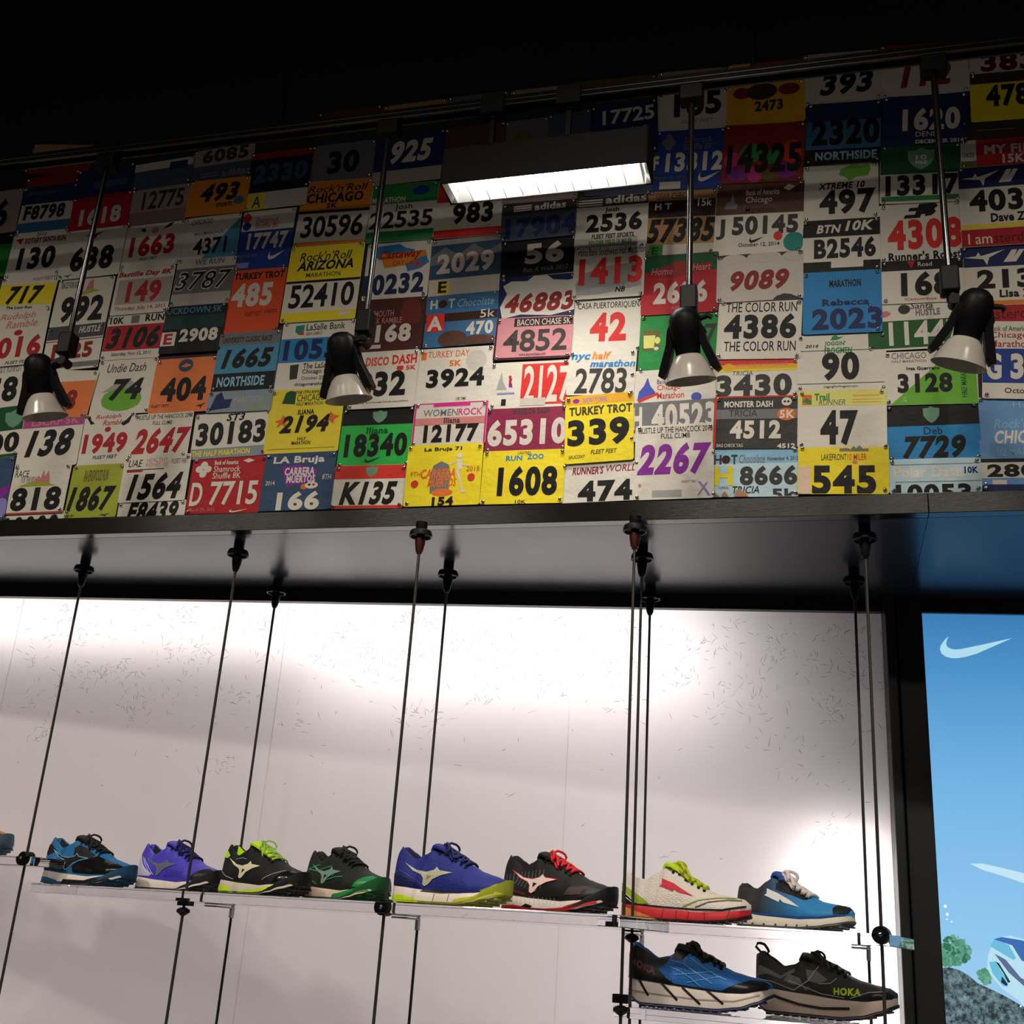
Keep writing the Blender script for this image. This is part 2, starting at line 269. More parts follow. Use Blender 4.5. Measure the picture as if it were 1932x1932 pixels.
('light blue grey race bib reading Polar Dash 10K with number cut off', 0.2601, 2.6025, 0.199, 0.0849, -0.011, 'IB', [('r', 0.03, 0.16, 1, 0.18, 'GY'), ('t', 'Polar Dash', 0.06, 0.22, 0.8, 0.56, 'W', 'b'), ('t', '10K', 0.82, 0.26, 0.97, 0.46, 'NB', 'b'), ('r', 0.07, 0.66, 1, 0.68, 'GY'), ('n', '10053', 0.07, 0.74, 0.88, 1.25, 'K', 'b')]),
('tall pale blue race bib at right edge numbered 28 with chicago heading', 0.4429, 2.6809, 0.165, 0.2247, -0.021, 'MB', [('t', 'Huey', 0.46, 0.06, 0.8, 0.15, 'LB', ''), ('t', "Rock'n'Roll", 0.2, 0.25, 0.95, 0.36, 'LB', 'i'), ('t', 'CHICAGO', 0.2, 0.38, 1, 0.53, 'W', 'bi'), ('t', '1/2 MARATHON', 0.22, 0.58, 1, 0.66, 'LB', ''), ('r', 0, 0.69, 1, 0.73, 'K'), ('r', 0, 0.73, 1, 0.9, 'W'), ('n', '2803', 0.08, 0.75, 0.9, 0.89, 'K', 'b'), ('r', 0, 0.9, 1, 1, 'MB'), ('r', 0.14, 0.92, 0.32, 0.97, 'W')]),
('dark navy paper strip just above the ledge at right edge', 0.4321, 2.5564, 0.1484, 0.0359, -0.035, 'NB', []),
('race bib at left edge with green top and digits 00', -2.3201, 2.8298, 0.2339, 0.1626, 0.069, 'W', [('r', 0, 0, 1, 0.48, 'DG'), ('p', [(0.72, 0.1232), (0.8039999999999999, 0.11599999999999999), (0.86, 0.08), (0.9159999999999999, 0.11599999999999999), (1.0, 0.1232), (0.9916, 0.278), (0.9299999999999999, 0.386), (0.86, 0.44), (0.79, 0.386), (0.7283999999999999, 0.278)], 'SG'), ('n', '2700', 0.1, 0.52, 0.98, 0.92, 'K', 'b'), ('r', 0, 0.94, 1, 1, 'DG')]),
('purple and blue marbled race bib at lower left edge', -2.2904, 2.6509, 0.1865, 0.1943, 0.058, 'SL', [('e', 0.7, 0.5, 0.3, 0.2, 'P'), ('e', 0.85, 0.3, 0.15, 0.2, 'SL'), ('e', 0.9, 0.8, 0.12, 0.15, 'LV')]),
('white race bib numbered 138 with magenta 5K band', -2.1014, 2.7983, 0.1995, 0.1616, 0.029, 'W', [('r', 0, 0, 1, 0.23, 'MV'), ('t', 'LSCRF 5K', 0.14, 0.05, 0.92, 0.2, 'PK', 'b'), ('n', '138', 0.12, 0.28, 0.88, 0.8, 'K', 'bi')]),
('white race bib numbered 1949 in red with antlered reindeer', -1.9215, 2.7948, 0.1616, 0.1623, 0.02, 'W', [('t', 'Rudolph', 0.22, 0.02, 0.72, 0.12, 'R', 'i'), ('t', 'Ramble', 0.38, 0.13, 0.8, 0.23, 'R', 'i'), ('p', [(0.06, 0.08), (0.1, 0.02), (0.14, 0.12), (0.22, 0.18), (0.14, 0.2)], 'K'), ('p', [(0.74, 0.22), (0.84, 0.14), (0.95, 0.03), (0.9, 0.2), (0.8, 0.26)], 'K'), ('e', 0.5, 0.31, 0.06, 0.05, 'R'), ('n', '1949', 0.06, 0.38, 0.92, 0.76, 'R', 'b'), ('t', 'FLEET FEET', 0.3, 0.8, 0.78, 0.86, 'K', 'i')]),
('white race bib numbered 2647 in crimson', -1.7493, 2.7969, 0.1863, 0.1378, 0.011, 'W', [('t', 'HUSTLE UP THE HANCOCK 2013', 0.06, 0.03, 0.98, 0.13, 'K', ''), ('t', 'FULL CLIMB', 0.34, 0.17, 0.66, 0.26, 'K', ''), ('n', '2647', 0.06, 0.32, 1.0, 0.9, 'R', 'bi')]),
('white race bib numbered 30183 with ST3 above', -1.535, 2.791, 0.2281, 0.1349, 0.027, 'W', [('t', 'ST3', 0.42, 0.03, 0.66, 0.2, 'K', 'bi'), ('n', '30183', 0.05, 0.2, 0.95, 0.72, 'K', 'b'), ('r', 0, 0.78, 1, 1, 'GB'), ('t', 'THE HALF MARATHON', 0.02, 0.82, 0.78, 0.95, 'Y', 'b')]),
('small blue grey race bib with dark bridge above number 30183', -1.5223, 2.8898, 0.1957, 0.0657, -0.005, 'GB', [('p', [(0.05, 0.9), (0.12, 0.2), (0.2, 0.05), (0.26, 0.4), (0.38, 0.4), (0.36, 0.8)], 'NB'), ('t', 'MARATHON', 0.42, 0.3, 0.85, 0.62, 'LG', 'b'), ('t', '7-25-2010', 0.6, 0.68, 0.95, 0.92, 'LY', '')]),
('yellow race bib numbered 2194 with orange stars', -1.3214, 2.822, 0.2156, 0.1888, 0.004, 'Y2', [('p', [(0.16, 0.22), (0.2, 0.05), (0.26, 0.02), (0.34, 0.04), (0.34, 0.24)], 'DG'), ('t', 'THE 17TH ANNUAL', 0.34, 0.03, 0.72, 0.08, 'DG', 'b'), ('t', 'CHICAGO', 0.36, 0.09, 0.74, 0.2, 'DG', ''), ('t', 'HALF MARATHON', 0.36, 0.21, 0.72, 0.27, 'DG', ''), ('t', 'ILIANA', 0.4, 0.33, 0.62, 0.41, 'K', 'b'), ('p', [(0.1, 0.5), (0.18, 0.47), (0.2, 0.4), (0.25, 0.46), (0.32, 0.47), (0.26, 0.52), (0.26, 0.6), (0.2, 0.55), (0.13, 0.6), (0.16, 0.53)], 'O'), ('p', [(0.74, 0.5), (0.82, 0.46), (0.84, 0.38), (0.89, 0.44), (0.97, 0.46), (0.9, 0.51), (0.9, 0.58), (0.84, 0.53), (0.78, 0.57), (0.8, 0.51)], 'O'), ('n', '2194', 0.18, 0.42, 0.84, 0.7, 'K', 'bi'), ('t', 'HALF', 0.44, 0.76, 0.55, 0.81, 'K', ''), ('t', 'MARATHON', 0.37, 0.82, 0.62, 0.88, 'K', ''), ('r', 0.05, 0.93, 0.95, 0.94, 'LY')]),
('bright green race bib with black band numbered 18340', -1.1116, 2.7644, 0.2022, 0.1667, -0.008, 'G', [('r', 0, 0, 1, 0.29, 'K'), ('p', [(0.42, 0.0664), (0.48, 0.062), (0.52, 0.04), (0.5599999999999999, 0.062), (0.62, 0.0664), (0.614, 0.161), (0.5700000000000001, 0.227), (0.52, 0.26), (0.47, 0.227), (0.426, 0.161)], 'SG'), ('t', 'Iliana', 0.36, 0.33, 0.66, 0.45, 'DG', 'b'), ('n', '18340', 0.08, 0.44, 0.94, 0.84, 'K', 'b'), ('s', 0.38, 0.84, 0.6, 0.94, 'DG')]),
('white race bib with magenta edge numbered 12177', -0.9108, 2.7912, 0.1997, 0.1217, -0.001, 'WP', [('r', 0, 0, 0.03, 1, 'MG'), ('r', 0.97, 0, 1, 1, 'MG'), ('r', 0, 0, 1, 0.03, 'MG'), ('r', 0.26, 0.0, 0.76, 0.1, 'MG'), ('t', 'WOMEN', 0.13, 0.16, 0.6, 0.32, 'GY', ''), ('t', 'ROCK', 0.61, 0.16, 0.93, 0.32, 'MG', ''), ('r', 0.03, 0.36, 0.97, 0.52, 'PK'), ('t', 'Iliana', 0.42, 0.36, 0.64, 0.5, 'DK', 'b'), ('n', '12177', 0.16, 0.52, 0.9, 0.94, 'K', 'b')]),
('maroon race bib numbered 65310', -0.7071, 2.7665, 0.2118, 0.1243, 0.005, 'M', [('t', 'WARRIOR DASH', 0.32, 0.04, 0.78, 0.17, 'DK', 'b'), ('n', '65310', 0.03, 0.26, 1.0, 0.86, 'WP', 'b')]),
('glossy yellow race bib numbered 339', -0.5183, 2.7592, 0.1728, 0.1852, 0.035, 'Y', [('r', 0, 0, 1, 0.14, 'OY'), ('e', 0.16, 0.08, 0.05, 0.035, 'P'), ('t', 'NEW YORK', 0.26, 0.04, 0.62, 0.11, 'LV', ''), ('t', 'TURKEY TROT', 0.06, 0.17, 0.98, 0.3, 'DK', 'b'), ('n', '339', 0.04, 0.36, 0.94, 0.76, 'K', 'b'), ('t', 'FLEET FEET', 0.38, 0.82, 0.76, 0.88, 'DK', 'i'), ('t', 'SAUCONY', 0.06, 0.88, 0.3, 0.93, 'DK', 'i')]),
('white race bib with grey band numbered H 40523 behind the spotlight', -0.3393, 2.8158, 0.2146, 0.1934, 0.016, 'W', [('p', [(0.1, 0.42), (0.12, 0.3), (0.18, 0.22), (0.22, 0.1), (0.25, 0.22), (0.31, 0.32), (0.3, 0.38)], 'BV'), ('p', [(0.1, 0.42), (0.34, 0.32), (0.34, 0.36), (0.12, 0.46)], 'RB'), ('t', 'Bank of America', 0.33, 0.14, 0.7, 0.21, 'SL', ''), ('t', 'Chicago', 0.33, 0.22, 0.6, 0.32, 'RB', ''), ('t', 'Marathon', 0.33, 0.33, 0.64, 0.42, 'RB', ''), ('e', 0.78, 0.42, 0.06, 0.06, 'BV'), ('r', 0, 0.46, 1, 0.88, 'GY'), ('n', 'H', 0.04, 0.52, 0.16, 0.84, 'W', 'b'), ('n', '40523', 0.27, 0.5, 1.0, 0.88, 'W', 'b')]),
('white race bib numbered 3430 with red to yellow sunset strip', -0.1356, 2.8752, 0.203, 0.1038, -0.025, 'W', [('r', 0, 0, 1, 0.14, 'RB'), ('r', 0, 0.14, 1, 0.26, 'OY'), ('r', 0, 0.26, 1, 0.32, 'Y2'), ('e', 0.17, 0.2, 0.07, 0.1, 'OY'), ('t', 'A RUN AND DAY IN THE SAND', 0.26, 0.1, 0.88, 0.19, 'PK', ''), ('t', 'TRICIA', 0.22, 0.3, 0.46, 0.42, 'GY', 'i'), ('n', '3430', 0.03, 0.4, 0.92, 0.98, 'DK', 'b')]),
('black race bib numbered 4512 with red edge, skull and monster dash heading', -0.1375, 2.7559, 0.1994, 0.1393, -0.037, 'DK', [('r', 0, 0, 0.03, 1, 'RB'), ('r', 0, 0, 1, 0.03, 'RB'), ('t', 'MONSTER DASH', 0.12, 0.1, 0.7, 0.22, 'W', 'b'), ('e', 0.86, 0.12, 0.06, 0.08, 'W'), ('e', 0.84, 0.12, 0.015, 0.02, 'K'), ('e', 0.88, 0.12, 0.015, 0.02, 'K'), ('r', 0.03, 0.26, 1, 0.44, 'GY'), ('t', 'TRICIA', 0.18, 0.27, 0.52, 0.4, 'DK', ''), ('e', 0.86, 0.36, 0.11, 0.12, 'O'), ('t', '5K', 0.78, 0.28, 0.96, 0.44, 'W', 'b'), ('n', '4512', 0.2, 0.47, 0.8, 0.82, 'W', 'b'), ('t', 'BAG CHECK TAG', 0.05, 0.91, 0.36, 0.97, 'W', ''), ('t', '4512', 0.76, 0.91, 0.97, 1.0, 'W', 'b')]),
('white race bib numbered 90 with green frog heading', 0.0656, 2.9041, 0.2062, 0.1527, -0.028, 'W', [('t', '2014', 0.09, 0.17, 0.24, 0.23, 'DG', 'bi'), ('t', "JOGGIN'", 0.31, 0.12, 0.55, 0.22, 'G2', 'b'), ('t', 'FROGMEN', 0.31, 0.23, 0.62, 0.34, 'G2', 'b'), ('p', [(0.38, 0.1), (0.4, 0.03), (0.44, 0.01), (0.47, 0.05), (0.52, 0.04), (0.48, 0.08), (0.44, 0.1)], 'G2'), ('r', 0, 0.28, 1, 0.29, 'DG'), ('n', '90', 0.28, 0.32, 0.7, 0.82, 'K', 'b'), ('r', 0, 0.86, 1, 0.87, 'DG'), ('t', 'JoggingForFrogmen.com', 0.3, 0.9, 0.68, 0.95, 'DG', '')]),
('white race bib numbered 47 with yellow green strip and orange landscape badge', 0.0619, 2.755, 0.2025, 0.1487, -0.032, 'W', [('r', 0, 0, 1, 0.28, 'YG'), ('r', 0.05, 0.08, 0.16, 0.26, 'O'), ('p', [(0.05, 0.2), (0.1, 0.13), (0.16, 0.2), (0.16, 0.26)], 'G2'), ('t', 'Trail', 0.19, 0.06, 0.36, 0.19, 'G2', 'b'), ('t', 'RUNNER', 0.24, 0.17, 0.54, 0.27, 'GY', 'i'), ('r', 0.62, 0.1, 0.92, 0.12, 'OY'), ('r', 0.62, 0.17, 0.94, 0.18, 'OY'), ('r', 0.62, 0.22, 0.94, 0.23, 'OY'), ('n', '47', 0.26, 0.36, 0.68, 0.97, 'K', 'b')]),
('white and leaf green race bib numbered 3128', 0.2654, 2.8509, 0.2058, 0.1399, -0.027, 'W', [('p', [(0.06, 1), (0.65, 0.14), (0.98, 0.12), (1, 1)], 'G3'), ('t', 'CHICAGO', 0.08, 0.02, 0.46, 0.14, 'GY', ''), ('t', 'HALF MARATHON', 0.08, 0.16, 0.46, 0.21, 'GY', ''), ('t', 'Igsa Guerrero', 0.24, 0.29, 0.6, 0.38, 'K', 'b'), ('n', '3128', 0.14, 0.42, 0.73, 0.78, 'K', 'b'), ('v', 'HALF MARATHON', 0.82, 0.2, 0.88, 0.88, 'DG', ''), ('t', 'G', 0.2, 0.86, 0.23, 0.94, 'W', '')]),
('sky blue race bib with black band numbered 7729', 0.2632, 2.7116, 0.2035, 0.1434, -0.005, 'CB', [('r', 0, 0, 1, 0.38, 'K'), ('p', [(0.4, 0.07600000000000001), (0.454, 0.07), (0.49, 0.04), (0.526, 0.07), (0.58, 0.07600000000000001), (0.5746, 0.20500000000000004), (0.5349999999999999, 0.295), (0.49, 0.34), (0.445, 0.295), (0.40540000000000004, 0.20500000000000004)], 'SG'), ('t', 'Deb', 0.4, 0.41, 0.6, 0.54, 'NB', ''), ('n', '7729', 0.16, 0.56, 0.84, 0.96, 'K', 'bi')]),
('race bib at right edge with royal blue band numbered G 39', 0.4608, 2.8836, 0.1601, 0.2009, -0.075, 'W', [('t', 'Bank of America', 0.1, 0.06, 0.62, 0.13, 'DK', ''), ('t', 'Chicago', 0.1, 0.14, 0.62, 0.24, 'R', ''), ('t', 'Marathon', 0.1, 0.25, 0.66, 0.34, 'R', ''), ('r', 0, 0.36, 1, 0.8, 'RY'), ('n', 'G', 0.05, 0.42, 0.26, 0.76, 'W', 'b'), ('n', '395', 0.38, 0.42, 1.0, 0.76, 'W', 'b'), ('t', 'October', 0.3, 0.86, 0.74, 0.93, 'DK', '')]),
('navy topped race bib at right edge numbered 213, lower of two', 0.4487, 3.0889, 0.201, 0.2089, -0.03, 'W', [('r', 0, 0, 1, 0.27, 'NB'), ('p', [(0.04, 0.14), (0.17800000000000002, 0.126), (0.2056, 0.07400000000000001), (0.23320000000000002, 0.126), (0.5, 0.05), (0.3252, 0.15000000000000002), (0.29760000000000003, 0.25), (0.2608, 0.16999999999999998)], 'W'), ('p', [(0.48, 0.22), (0.58, 0.06), (0.64, 0.06), (0.6, 0.16), (0.66, 0.06), (0.72, 0.06), (0.62, 0.22), (0.58, 0.22)], 'W'), ('p', [(0.72, 0.22), (0.82, 0.06), (0.88, 0.06), (0.8, 0.22)], 'W'), ('n', '2132', 0.18, 0.31, 1.02, 0.56, 'K', 'b'), ('t', 'Lisa Zim', 0.42, 0.58, 0.9, 0.68, 'K', 'b'), ('r', 0, 0.72, 1, 0.77, 'OR'), ('r', 0, 0.78, 1, 1, 'R'), ('t', 'I am', 0.08, 0.82, 0.35, 0.96, 'W', ''), ('t', 'sterdam', 0.36, 0.82, 0.9, 0.96, 'DM', '')]),
('navy topped race bib at right edge numbered 4039, upper of two', 0.4547, 3.3068, 0.1934, 0.2301, -0.019, 'W', [('r', 0, 0, 1, 0.27, 'NB'), ('p', [(0.04, 0.14550000000000002), (0.17800000000000002, 0.13219999999999998), (0.2056, 0.0828), (0.23320000000000002, 0.13219999999999998), (0.5, 0.06), (0.3252, 0.155), (0.29760000000000003, 0.25), (0.2608, 0.174)], 'W'), ('p', [(0.48, 0.22), (0.58, 0.06), (0.64, 0.06), (0.6, 0.16), (0.66, 0.06), (0.72, 0.06), (0.62, 0.22), (0.58, 0.22)], 'W'), ('n', '4039', 0.12, 0.3, 0.98, 0.58, 'K', 'b'), ('t', 'Dave Zim', 0.36, 0.6, 0.88, 0.71, 'K', 'b'), ('r', 0, 0.73, 1, 0.78, 'Y2'), ('r', 0, 0.79, 1, 1, 'R'), ('t', 'I am', 0.08, 0.84, 0.36, 0.97, 'W', ''), ('t', 'sterdam', 0.38, 0.84, 0.92, 0.97, 'DM', '')]),
('red race bib reading MY FI 15K at right edge', 0.4632, 3.4612, 0.1867, 0.0825, -0.038, 'R', [('r', 0, 0, 0.2, 1, 'WG'), ('r', 0, 0.75, 0.2, 1, 'OL'), ('t', '1623', 0.05, 0.45, 0.17, 0.62, 'K', ''), ('t', 'MY FIRST', 0.3, 0.22, 1.1, 0.55, 'WP', 'b'), ('t', '15K', 0.52, 0.58, 0.8, 0.9, 'WP', 'b')]),
('dark strip of paper with small white type under the yellow 478 bib', 0.4691, 3.5306, 0.1868, 0.0597, -0.052, 'DK', [('r', 0.2, 0.45, 0.7, 0.5, 'GY')]),
('mustard yellow race bib numbered 478 at upper right edge', 0.4897, 3.6293, 0.171, 0.1492, -0.034, 'Y', [('r', 0, 0, 1, 0.22, 'DK'), ('n', '4785', 0.22, 0.26, 1.0, 0.72, 'K', 'b')]),
('white race bib numbered 383 at upper right edge', 0.4966, 3.7357, 0.1756, 0.0764, -0.054, 'WP', [('n', '383', 0.16, 0.1, 0.9, 0.85, 'DM', 'b')]),
('navy race bib numbered 1620', 0.2911, 3.5813, 0.2039, 0.1526, -0.07, 'NB', [('n', '1620', 0.24, 0.26, 0.92, 0.72, 'W', 'b'), ('t', 'DENI', 0.4, 0.74, 0.62, 0.84, 'W', ''), ('t', 'DECEMBER 2014', 0.4, 0.9, 0.96, 0.98, 'W', 'b')]),
('white race bib with green band numbered 13317', 0.2726, 3.4214, 0.1923, 0.1738, -0.057, 'W', [('r', 0, 0, 1, 0.5, 'DG'), ('p', [(0.34, 0.1056), (0.44200000000000006, 0.098), (0.51, 0.06), (0.5780000000000001, 0.098), (0.68, 0.1056), (0.6698000000000001, 0.269), (0.595, 0.383), (0.51, 0.44), (0.42500000000000004, 0.383), (0.3502, 0.269)], 'SG'), ('t', '10', 0.44, 0.18, 0.58, 0.27, 'W', 'b'), ('t', 'MILE', 0.44, 0.28, 0.58, 0.34, 'W', 'b'), ('n', '13317', 0.07, 0.52, 0.98, 0.88, 'K', 'b'), ('r', 0.02, 0.88, 1, 0.96, 'G2')]),
('white race bib numbered 4308 in big red digits, right of B2546', 0.2643, 3.2523, 0.1918, 0.168, -0.019, 'W', [('p', [(0.32, 0.2), (0.44, 0.2), (0.46, 0.14), (0.36, 0.14), (0.38, 0.08), (0.48, 0.08), (0.5, 0.02), (0.66, 0.02), (0.6, 0.2), (0.52, 0.2), (0.5, 0.26), (0.3, 0.26)], 'K'), ('p', [(0.62, 0.02), (0.7, 0.02), (0.73, 0.07), (0.68, 0.12), (0.7, 0.17), (0.64, 0.23), (0.56, 0.24)], 'K'), ('n', '4308', 0.1, 0.28, 1.0, 0.8, 'R2', 'b'), ('t', "Runner's Roost", 0.1, 0.83, 0.98, 0.98, 'K', 'b')]),
('white race bib with black top band numbered 168 behind the right spotlight', 0.2609, 3.1105, 0.1899, 0.1202, -0.028, 'W', [('r', 0, 0, 1, 0.24, 'K'), ('p', [(0.32, 0.03), (0.42, 0.02), (0.37, 0.2)], 'R'), ('t', 'Road', 0.45, 0.06, 0.62, 0.16, 'W', ''), ('n', '168', 0.24, 0.28, 0.85, 0.84, 'K', 'b'), ('t', 'Columbus Spin', 0.28, 0.88, 0.85, 0.95, 'R', '')]),
('dark green and white race bib numbered 11447', 0.225, 2.9935, 0.1979, 0.1312, -0.007, 'W', [('p', [(0.1, 0.3), (0.12, 0.22), (0.25, 0.18), (0.3, 0.24), (0.26, 0.3), (0.15, 0.33)], 'PK'), ('e', 0.45, 0.17, 0.07, 0.1, 'DK'), ('t', 'Santa', 0.52, 0.05, 0.78, 0.17, 'DK', 'i'), ('t', 'HUSTLE', 0.58, 0.18, 0.86, 0.32, 'GY', 'b'), ('r', 0.02, 0.4, 1, 0.96, 'FG'), ('n', '11447', 0.26, 0.42, 1.1, 0.92, 'W', '')]),
('bright blue race bib numbered 202 with dark lettering', 0.0723, 3.0675, 0.1864, 0.1736, -0.026, 'CB', [('t', 'MARATHON', 0.34, 0.14, 0.74, 0.26, 'K', 'b'), ('t', 'Rebecca', 0.25, 0.45, 0.84, 0.56, 'NB', 'b'), ('n', '2023', 0.12, 0.6, 1.0, 0.94, 'NB', 'b')]),
('white race bib with black bands numbered B2546', 0.0757, 3.2305, 0.1874, 0.1539, -0.032, 'W', [('r', 0, 0, 1, 0.33, 'K'), ('t', 'BTN', 0.18, 0.1, 0.5, 0.26, 'W', 'bi'), ('t', '10K', 0.55, 0.04, 0.92, 0.24, 'W', 'bi'), ('n', 'B2546', 0.15, 0.36, 0.94, 0.74, 'K', 'b'), ('r', 0, 0.8, 0.37, 1, 'K'), ('r', 0.78, 0.8, 1, 1, 'K'), ('r', 0, 0.92, 1, 1, 'K')]),
('white race bib numbered 497 with green tree', 0.0793, 3.3906, 0.185, 0.1693, -0.028, 'W', [('p', [(0.48, 0.2), (0.5, 0.1), (0.58, 0.06), (0.66, 0.02), (0.78, 0.05), (0.88, 0.03), (0.9, 0.14), (0.86, 0.24), (0.7, 0.26), (0.62, 0.32), (0.56, 0.24)], 'G3'), ('t', 'XTREME 10', 0.2, 0.33, 0.82, 0.45, 'K', 'bi'), ('n', '497', 0.22, 0.46, 0.96, 0.9, 'K', 'b')]),
('navy and blue race bib reading NORTHSIDE at upper right', 0.0913, 3.5683, 0.188, 0.1919, -0.059, 'NB', [('r', 0, 0.3, 1, 0.76, 'SB'), ('n', '2320', 0.08, 0.28, 0.98, 0.7, 'K', 'b'), ('r', 0, 0.76, 1, 1, 'K'), ('t', 'NORTHSIDE', 0.14, 0.8, 0.95, 0.94, 'LB', 'b')]),
('white race bib numbered 393 under the track rail', 0.0946, 3.7195, 0.1957, 0.1129, -0.002, 'WP', [('n', '393', 0.2, 0.12, 0.9, 0.75, 'K', 'bi')]),
('white race bib numbered 112 in red below the track rail', 0.299, 3.7156, 0.2159, 0.1192, -0.016, 'WP', [('n', '112', 0.22, 0.15, 0.8, 0.75, 'DR', 'bi')]),
('mustard race bib numbered 2473 with red figures', -0.1039, 3.6894, 0.2049, 0.136, -0.008, 'OY', [('e', 0.2, 0.2, 0.12, 0.14, 'DR'), ('e', 0.45, 0.2, 0.2, 0.2, 'DK'), ('e', 0.8, 0.2, 0.14, 0.14, 'DR'), ('n', '2473', 0.36, 0.42, 0.72, 0.68, 'DK', 'b')]),
('white race bib numbered 185 behind the middle rod', -0.2987, 3.6932, 0.1929, 0.1273, -0.006, 'WP', [('n', '185', 0.24, 0.0, 0.9, 0.62, 'K', 'b'), ('t', 'FLEET FEET', 0.35, 0.72, 0.8, 0.8, 'GY', 'i')]),
('navy race bib numbered 17725 with small white tick', -0.4841, 3.6567, 0.186, 0.1745, 0.034, 'NB', [('n', '17725', 0.18, 0.1, 0.95, 0.38, 'W', ''), ('s', 0.6, 0.46, 0.85, 0.6, 'W')]),
('royal blue race bib numbered 13312 with grey shamrock', -0.3078, 3.5365, 0.1865, 0.1913, -0.061, 'RY', [('e', 0.2, 0.12, 0.05, 0.06, 'GY'), ('e', 0.15, 0.2, 0.05, 0.06, 'GY'), ('e', 0.25, 0.2, 0.05, 0.06, 'GY'), ('e', 0.2, 0.28, 0.05, 0.06, 'GY'), ('t', 'Shamrock', 0.42, 0.12, 0.82, 0.22, 'GY', ''), ('t', 'Shuffle 8K', 0.42, 0.24, 0.84, 0.34, 'GY', ''), ('n', 'F', 0.0, 0.42, 0.08, 0.66, 'W', 'b'), ('n', '13312', 0.18, 0.38, 1.0, 0.7, 'W', 'b'), ('t', 'March 25, 2012', 0.04, 0.76, 0.48, 0.82, 'GY', ''), ('s', 0.66, 0.72, 0.96, 0.88, 'W'), ('r', 0.12, 0.86, 0.42, 0.98, 'WP')]),
('colourful splattered race bib numbered 14325', -0.1121, 3.5301, 0.2105, 0.1845, -0.067, 'DR', [('e', 0.35, 0.5, 0.14, 0.16, 'G2'), ('e', 0.62, 0.58, 0.1, 0.12, 'G2'), ('e', 0.2, 0.85, 0.12, 0.12, 'P'), ('e', 0.42, 0.86, 0.1, 0.14, 'MG'), ('e', 0.6, 0.88, 0.12, 0.1, 'OL'), ('e', 0.8, 0.82, 0.12, 0.14, 'P'), ('e', 0.12, 0.6, 0.1, 0.14, 'MG'), ('e', 0.85, 0.5, 0.12, 0.2, 'RB'), ('n', '14325', 0.06, 0.34, 0.97, 0.84, 'K', 'b')]),
('brown topped race bib numbered J 50145 with green and red dot stickers', -0.1243, 3.3323, 0.2237, 0.2164, -0.045, 'W', [('r', 0, 0, 1, 0.44, 'BN'), ('p', [(0.1, 0.36), (0.12, 0.28), (0.17, 0.24), (0.19, 0.1), (0.21, 0.26), (0.25, 0.3), (0.24, 0.36)], 'GY'), ('t', 'Bank of America', 0.34, 0.1, 0.72, 0.18, 'WP', 'b'), ('t', 'Chicago', 0.34, 0.2, 0.64, 0.31, 'WP', ''), ('t', 'Marathon', 0.34, 0.34, 0.66, 0.42, 'DB', ''), ('p', [(0.76, 0.1), (0.82, 0.05), (0.9, 0.08), (0.83, 0.14)], 'W'), ('n', 'J', 0.02, 0.5, 0.12, 0.78, 'DK', ''), ('n', '50145', 0.2, 0.47, 0.94, 0.73, 'DK', 'b'), ('s', 0.4, 0.76, 0.56, 0.84, 'K'), ('e', 0.72, 0.76, 0.05, 0.06, 'RB'), ('e', 0.9, 0.85, 0.12, 0.13, 'TL'), ('t', 'October 12, 2014', 0.28, 0.84, 0.74, 0.9, 'DK', '')]),
('brown and tan race bib numbered 57385 behind the middle rod', -0.3235, 3.3428, 0.1817, 0.2002, -0.048, 'TN', [('t', 'GEAR CHECK', 0.1, 0.04, 0.6, 0.14, 'DK', ''), ('r', 0, 0.16, 1, 0.42, 'DB'), ('t', 'H T', 0.1, 0.2, 0.34, 0.3, 'W', 'b'), ('t', '15k', 0.72, 0.15, 0.92, 0.27, 'W', ''), ('n', '57385', 0.0, 0.44, 1.0, 0.82, 'K', 'bi'), ('r', 0.06, 0.84, 0.26, 1, 'G2'), ('t', 'E', 0.1, 0.87, 0.2, 0.99, 'DG', 'b'), ('r', 0.26, 0.84, 1, 1, 'WG')]),
('red race bib with black script top numbered 2696', -0.3245, 3.1551, 0.1956, 0.1758, -0.013, 'R', [('r', 0, 0, 1, 0.3, 'DG'), ('p', [(0.08, 0.28), (0.3, 0.2), (0.44, 0.12), (0.6, 0.14), (0.66, 0.2), (0.92, 0.16), (0.9, 0.3), (0.6, 0.34), (0.45, 0.4), (0.1, 0.36)], 'DR'), ('t', 'Home', 0.12, 0.22, 0.4, 0.34, 'PK', 'i'), ('t', 'Heart', 0.66, 0.18, 0.9, 0.3, 'PK', 'i'), ('n', '2696', 0.16, 0.46, 0.86, 0.84, 'WP', 'b'), ('t', 'FLEET FEET', 0.4, 0.88, 0.66, 0.93, 'PK', 'i')]),
('green race bib with yellow cocoa mug numbered 7', -0.3248, 2.9862, 0.1998, 0.165, -0.024, 'G4', [('r', 0.04, 0.28, 0.26, 0.62, 'OL'), ('p', [(0.05, 0.36), (0.2, 0.36), (0.19, 0.58), (0.06, 0.58)], 'YG'), ('e', 0.23, 0.45, 0.035, 0.06, 'YG'), ('e', 0.22, 0.59, 0.03, 0.03, 'W'), ('n', '7', 0.82, 0.2, 0.97, 0.55, 'DK', '')]),
